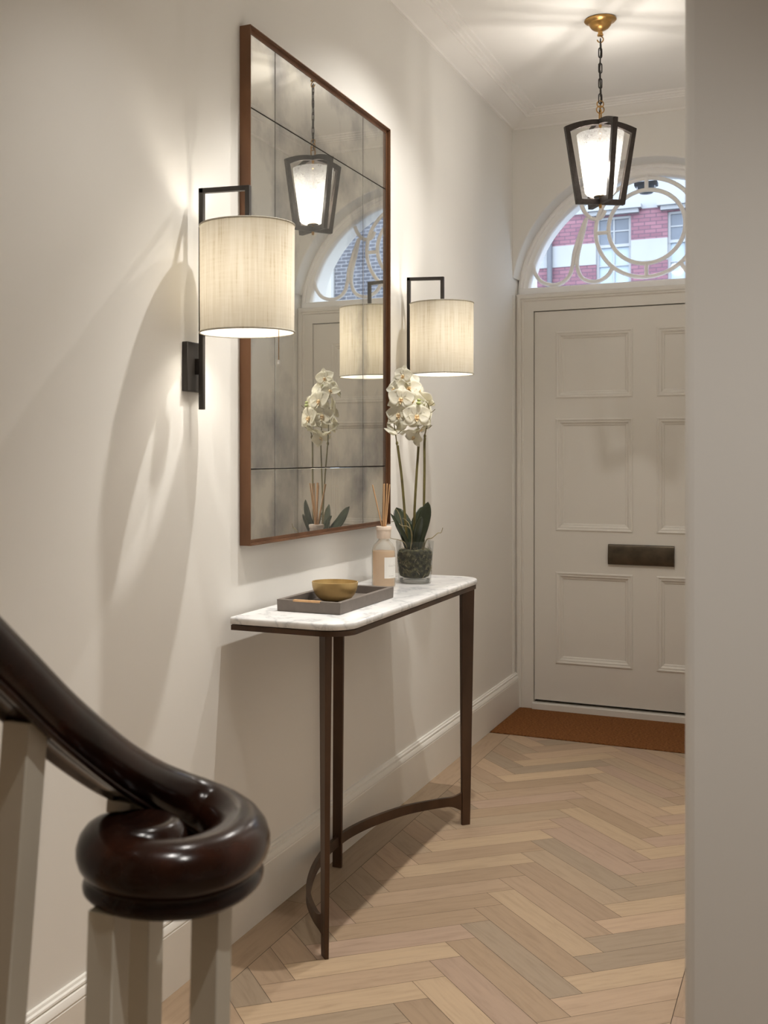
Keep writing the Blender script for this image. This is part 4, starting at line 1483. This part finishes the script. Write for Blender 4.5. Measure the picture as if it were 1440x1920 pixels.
# ------------------------------------------------------------------ outside: street, houses, light fitting over the arch
bm = BM(); box(bm, -30, 40, 6.5, 40, -0.6, -0.4)
structure(finish('street', bm, M['slate'], smooth=False), 'grey street beyond the front door', 'street')

YH = 24.0
ho = thing('brick_house', 'pink brick house with white bands seen through the fanlight', 'building', (0, YH, 0))
W1, W2 = [], []
wins = [(-2.745 + 1.385 * k, -2.06 + 1.385 * k) for k in range(0, 5)]
WZ0, WZ1 = 4.35, 6.17
def wall_band(z0, z1, mat, name, front=0.0):
    xs_ = [-14.0] + [v for a, b in wins for v in (a, b)] + [4.5]
    if z1 > WZ0 and z0 < WZ1:
        spans = list(zip(xs_[0::2], xs_[1::2]))
    else:
        spans = [(xs_[0], xs_[-1])]
    for a, b in spans:
        bm_ = BM(); box(bm_, a, b, front, 0.4, z0, z1)
        finish(name, bm_, mat, ho, smooth=False)
wall_band(-0.5, 3.2, M['stucco'], 'ground_floor_wall')
wall_band(3.2, WZ0, M['pink_brick'], 'brick_wall')
wall_band(WZ0, 5.215, M['pink_brick'], 'brick_wall')
wall_band(5.215, 5.655, M['stucco'], 'white_band', -0.02)
wall_band(5.655, WZ1, M['pink_brick'], 'brick_wall')
wall_band(WZ1, 6.27, M['pink_brick'], 'brick_wall')
wall_band(6.27, 9.5, M['stucco'], 'upper_wall', -0.02)
for a, b in wins:
    bm = BM(); box(bm, a - 0.18, b + 0.22, -0.22, 0.0, 6.27, 6.35); box(bm, a - 0.12, b + 0.16, -0.14, 0.0, 6.19, 6.27)
    finish('window_hood', bm, M['stucco'], ho, smooth=False)
    bm = BM()
    t = 0.05
    ring_prism(bm, [(a, 0.06, WZ0), (b, 0.06, WZ0), (b, 0.06, WZ1), (a, 0.06, WZ1)], [(a + t, 0.06, WZ0 + t), (b - t, 0.06, WZ0 + t), (b - t, 0.06, WZ1 - t), (a + t, 0.06, WZ1 - t)], (0, 0.08, 0))
    xm = (a + b) / 2
    box(bm, a, b, 0.05, 0.12, 5.55, 5.61)
    box(bm, xm - 0.014, xm + 0.014, 0.07, 0.11, WZ0, WZ1)
    for z in (4.8, 5.18, 5.88):
        box(bm, a, b, 0.075, 0.11, z - 0.013, z + 0.013)
    sw = finish('sash_window', bm, M['stucco'], ho, smooth=False)
    bm = BM(); box(bm, a + 0.03, b - 0.03, 0.10, 0.105, 5.58, WZ1 - 0.03)
    finish('upper_pane', bm, M['house_glass'], sw, smooth=False)
    bm = BM(); box(bm, a + 0.03, b - 0.03, 0.115, 0.12, WZ0 + 0.03, 5.58)
    finish('lower_pane', bm, M['house_glass_pale'], sw, smooth=False)
bm = BM(); tube(bm, [(-3.67, -0.08, -0.4), (-3.67, -0.08, 6.2)], 0.055, seg=12, up=Vector((0, 1, 0)))
finish('drainpipe', bm, M['pipe'], ho)

gh = thing('grey_brick_house', 'grey brick house reflected in the mirror through the fanlight', 'building', (0, 0, 0))
bm = BM(); box(bm, 4.9, 8.15, 23.0, 24.4, -0.5, 10.5)
finish('brick_wall', bm, M['grey_brick'], gh, smooth=False)
bm = BM(); box(bm, 8.15, 8.32, 22.95, 24.4, -0.5, 10.6)
finish('white_quoin', bm, M['stucco'], gh, smooth=False)
bm = BM(); box(bm, 8.32, 15.0, 23.6, 24.4, -0.5, 8.5)
finish('rendered_wall', bm, M['stucco'], gh, smooth=False)

lf = thing('outdoor_light', 'dark light fitting under the outer arch above the fanlight', 'outdoor lamp', (0.617, 6.13, 2.704))
bm = BM(); box(bm, -0.056, 0.056, -0.03, 0.03, -0.022, 0.0)
finish('mount', bm, M['pipe'], lf, bevel=0.004)
bm = BM(); lathe(bm, [(0.048, -0.020), (0.047, -0.034), (0.041, -0.048), (0.030, -0.058), (0.0, -0.062)], seg=28)
finish('dome', bm, M['house_glass'], lf)
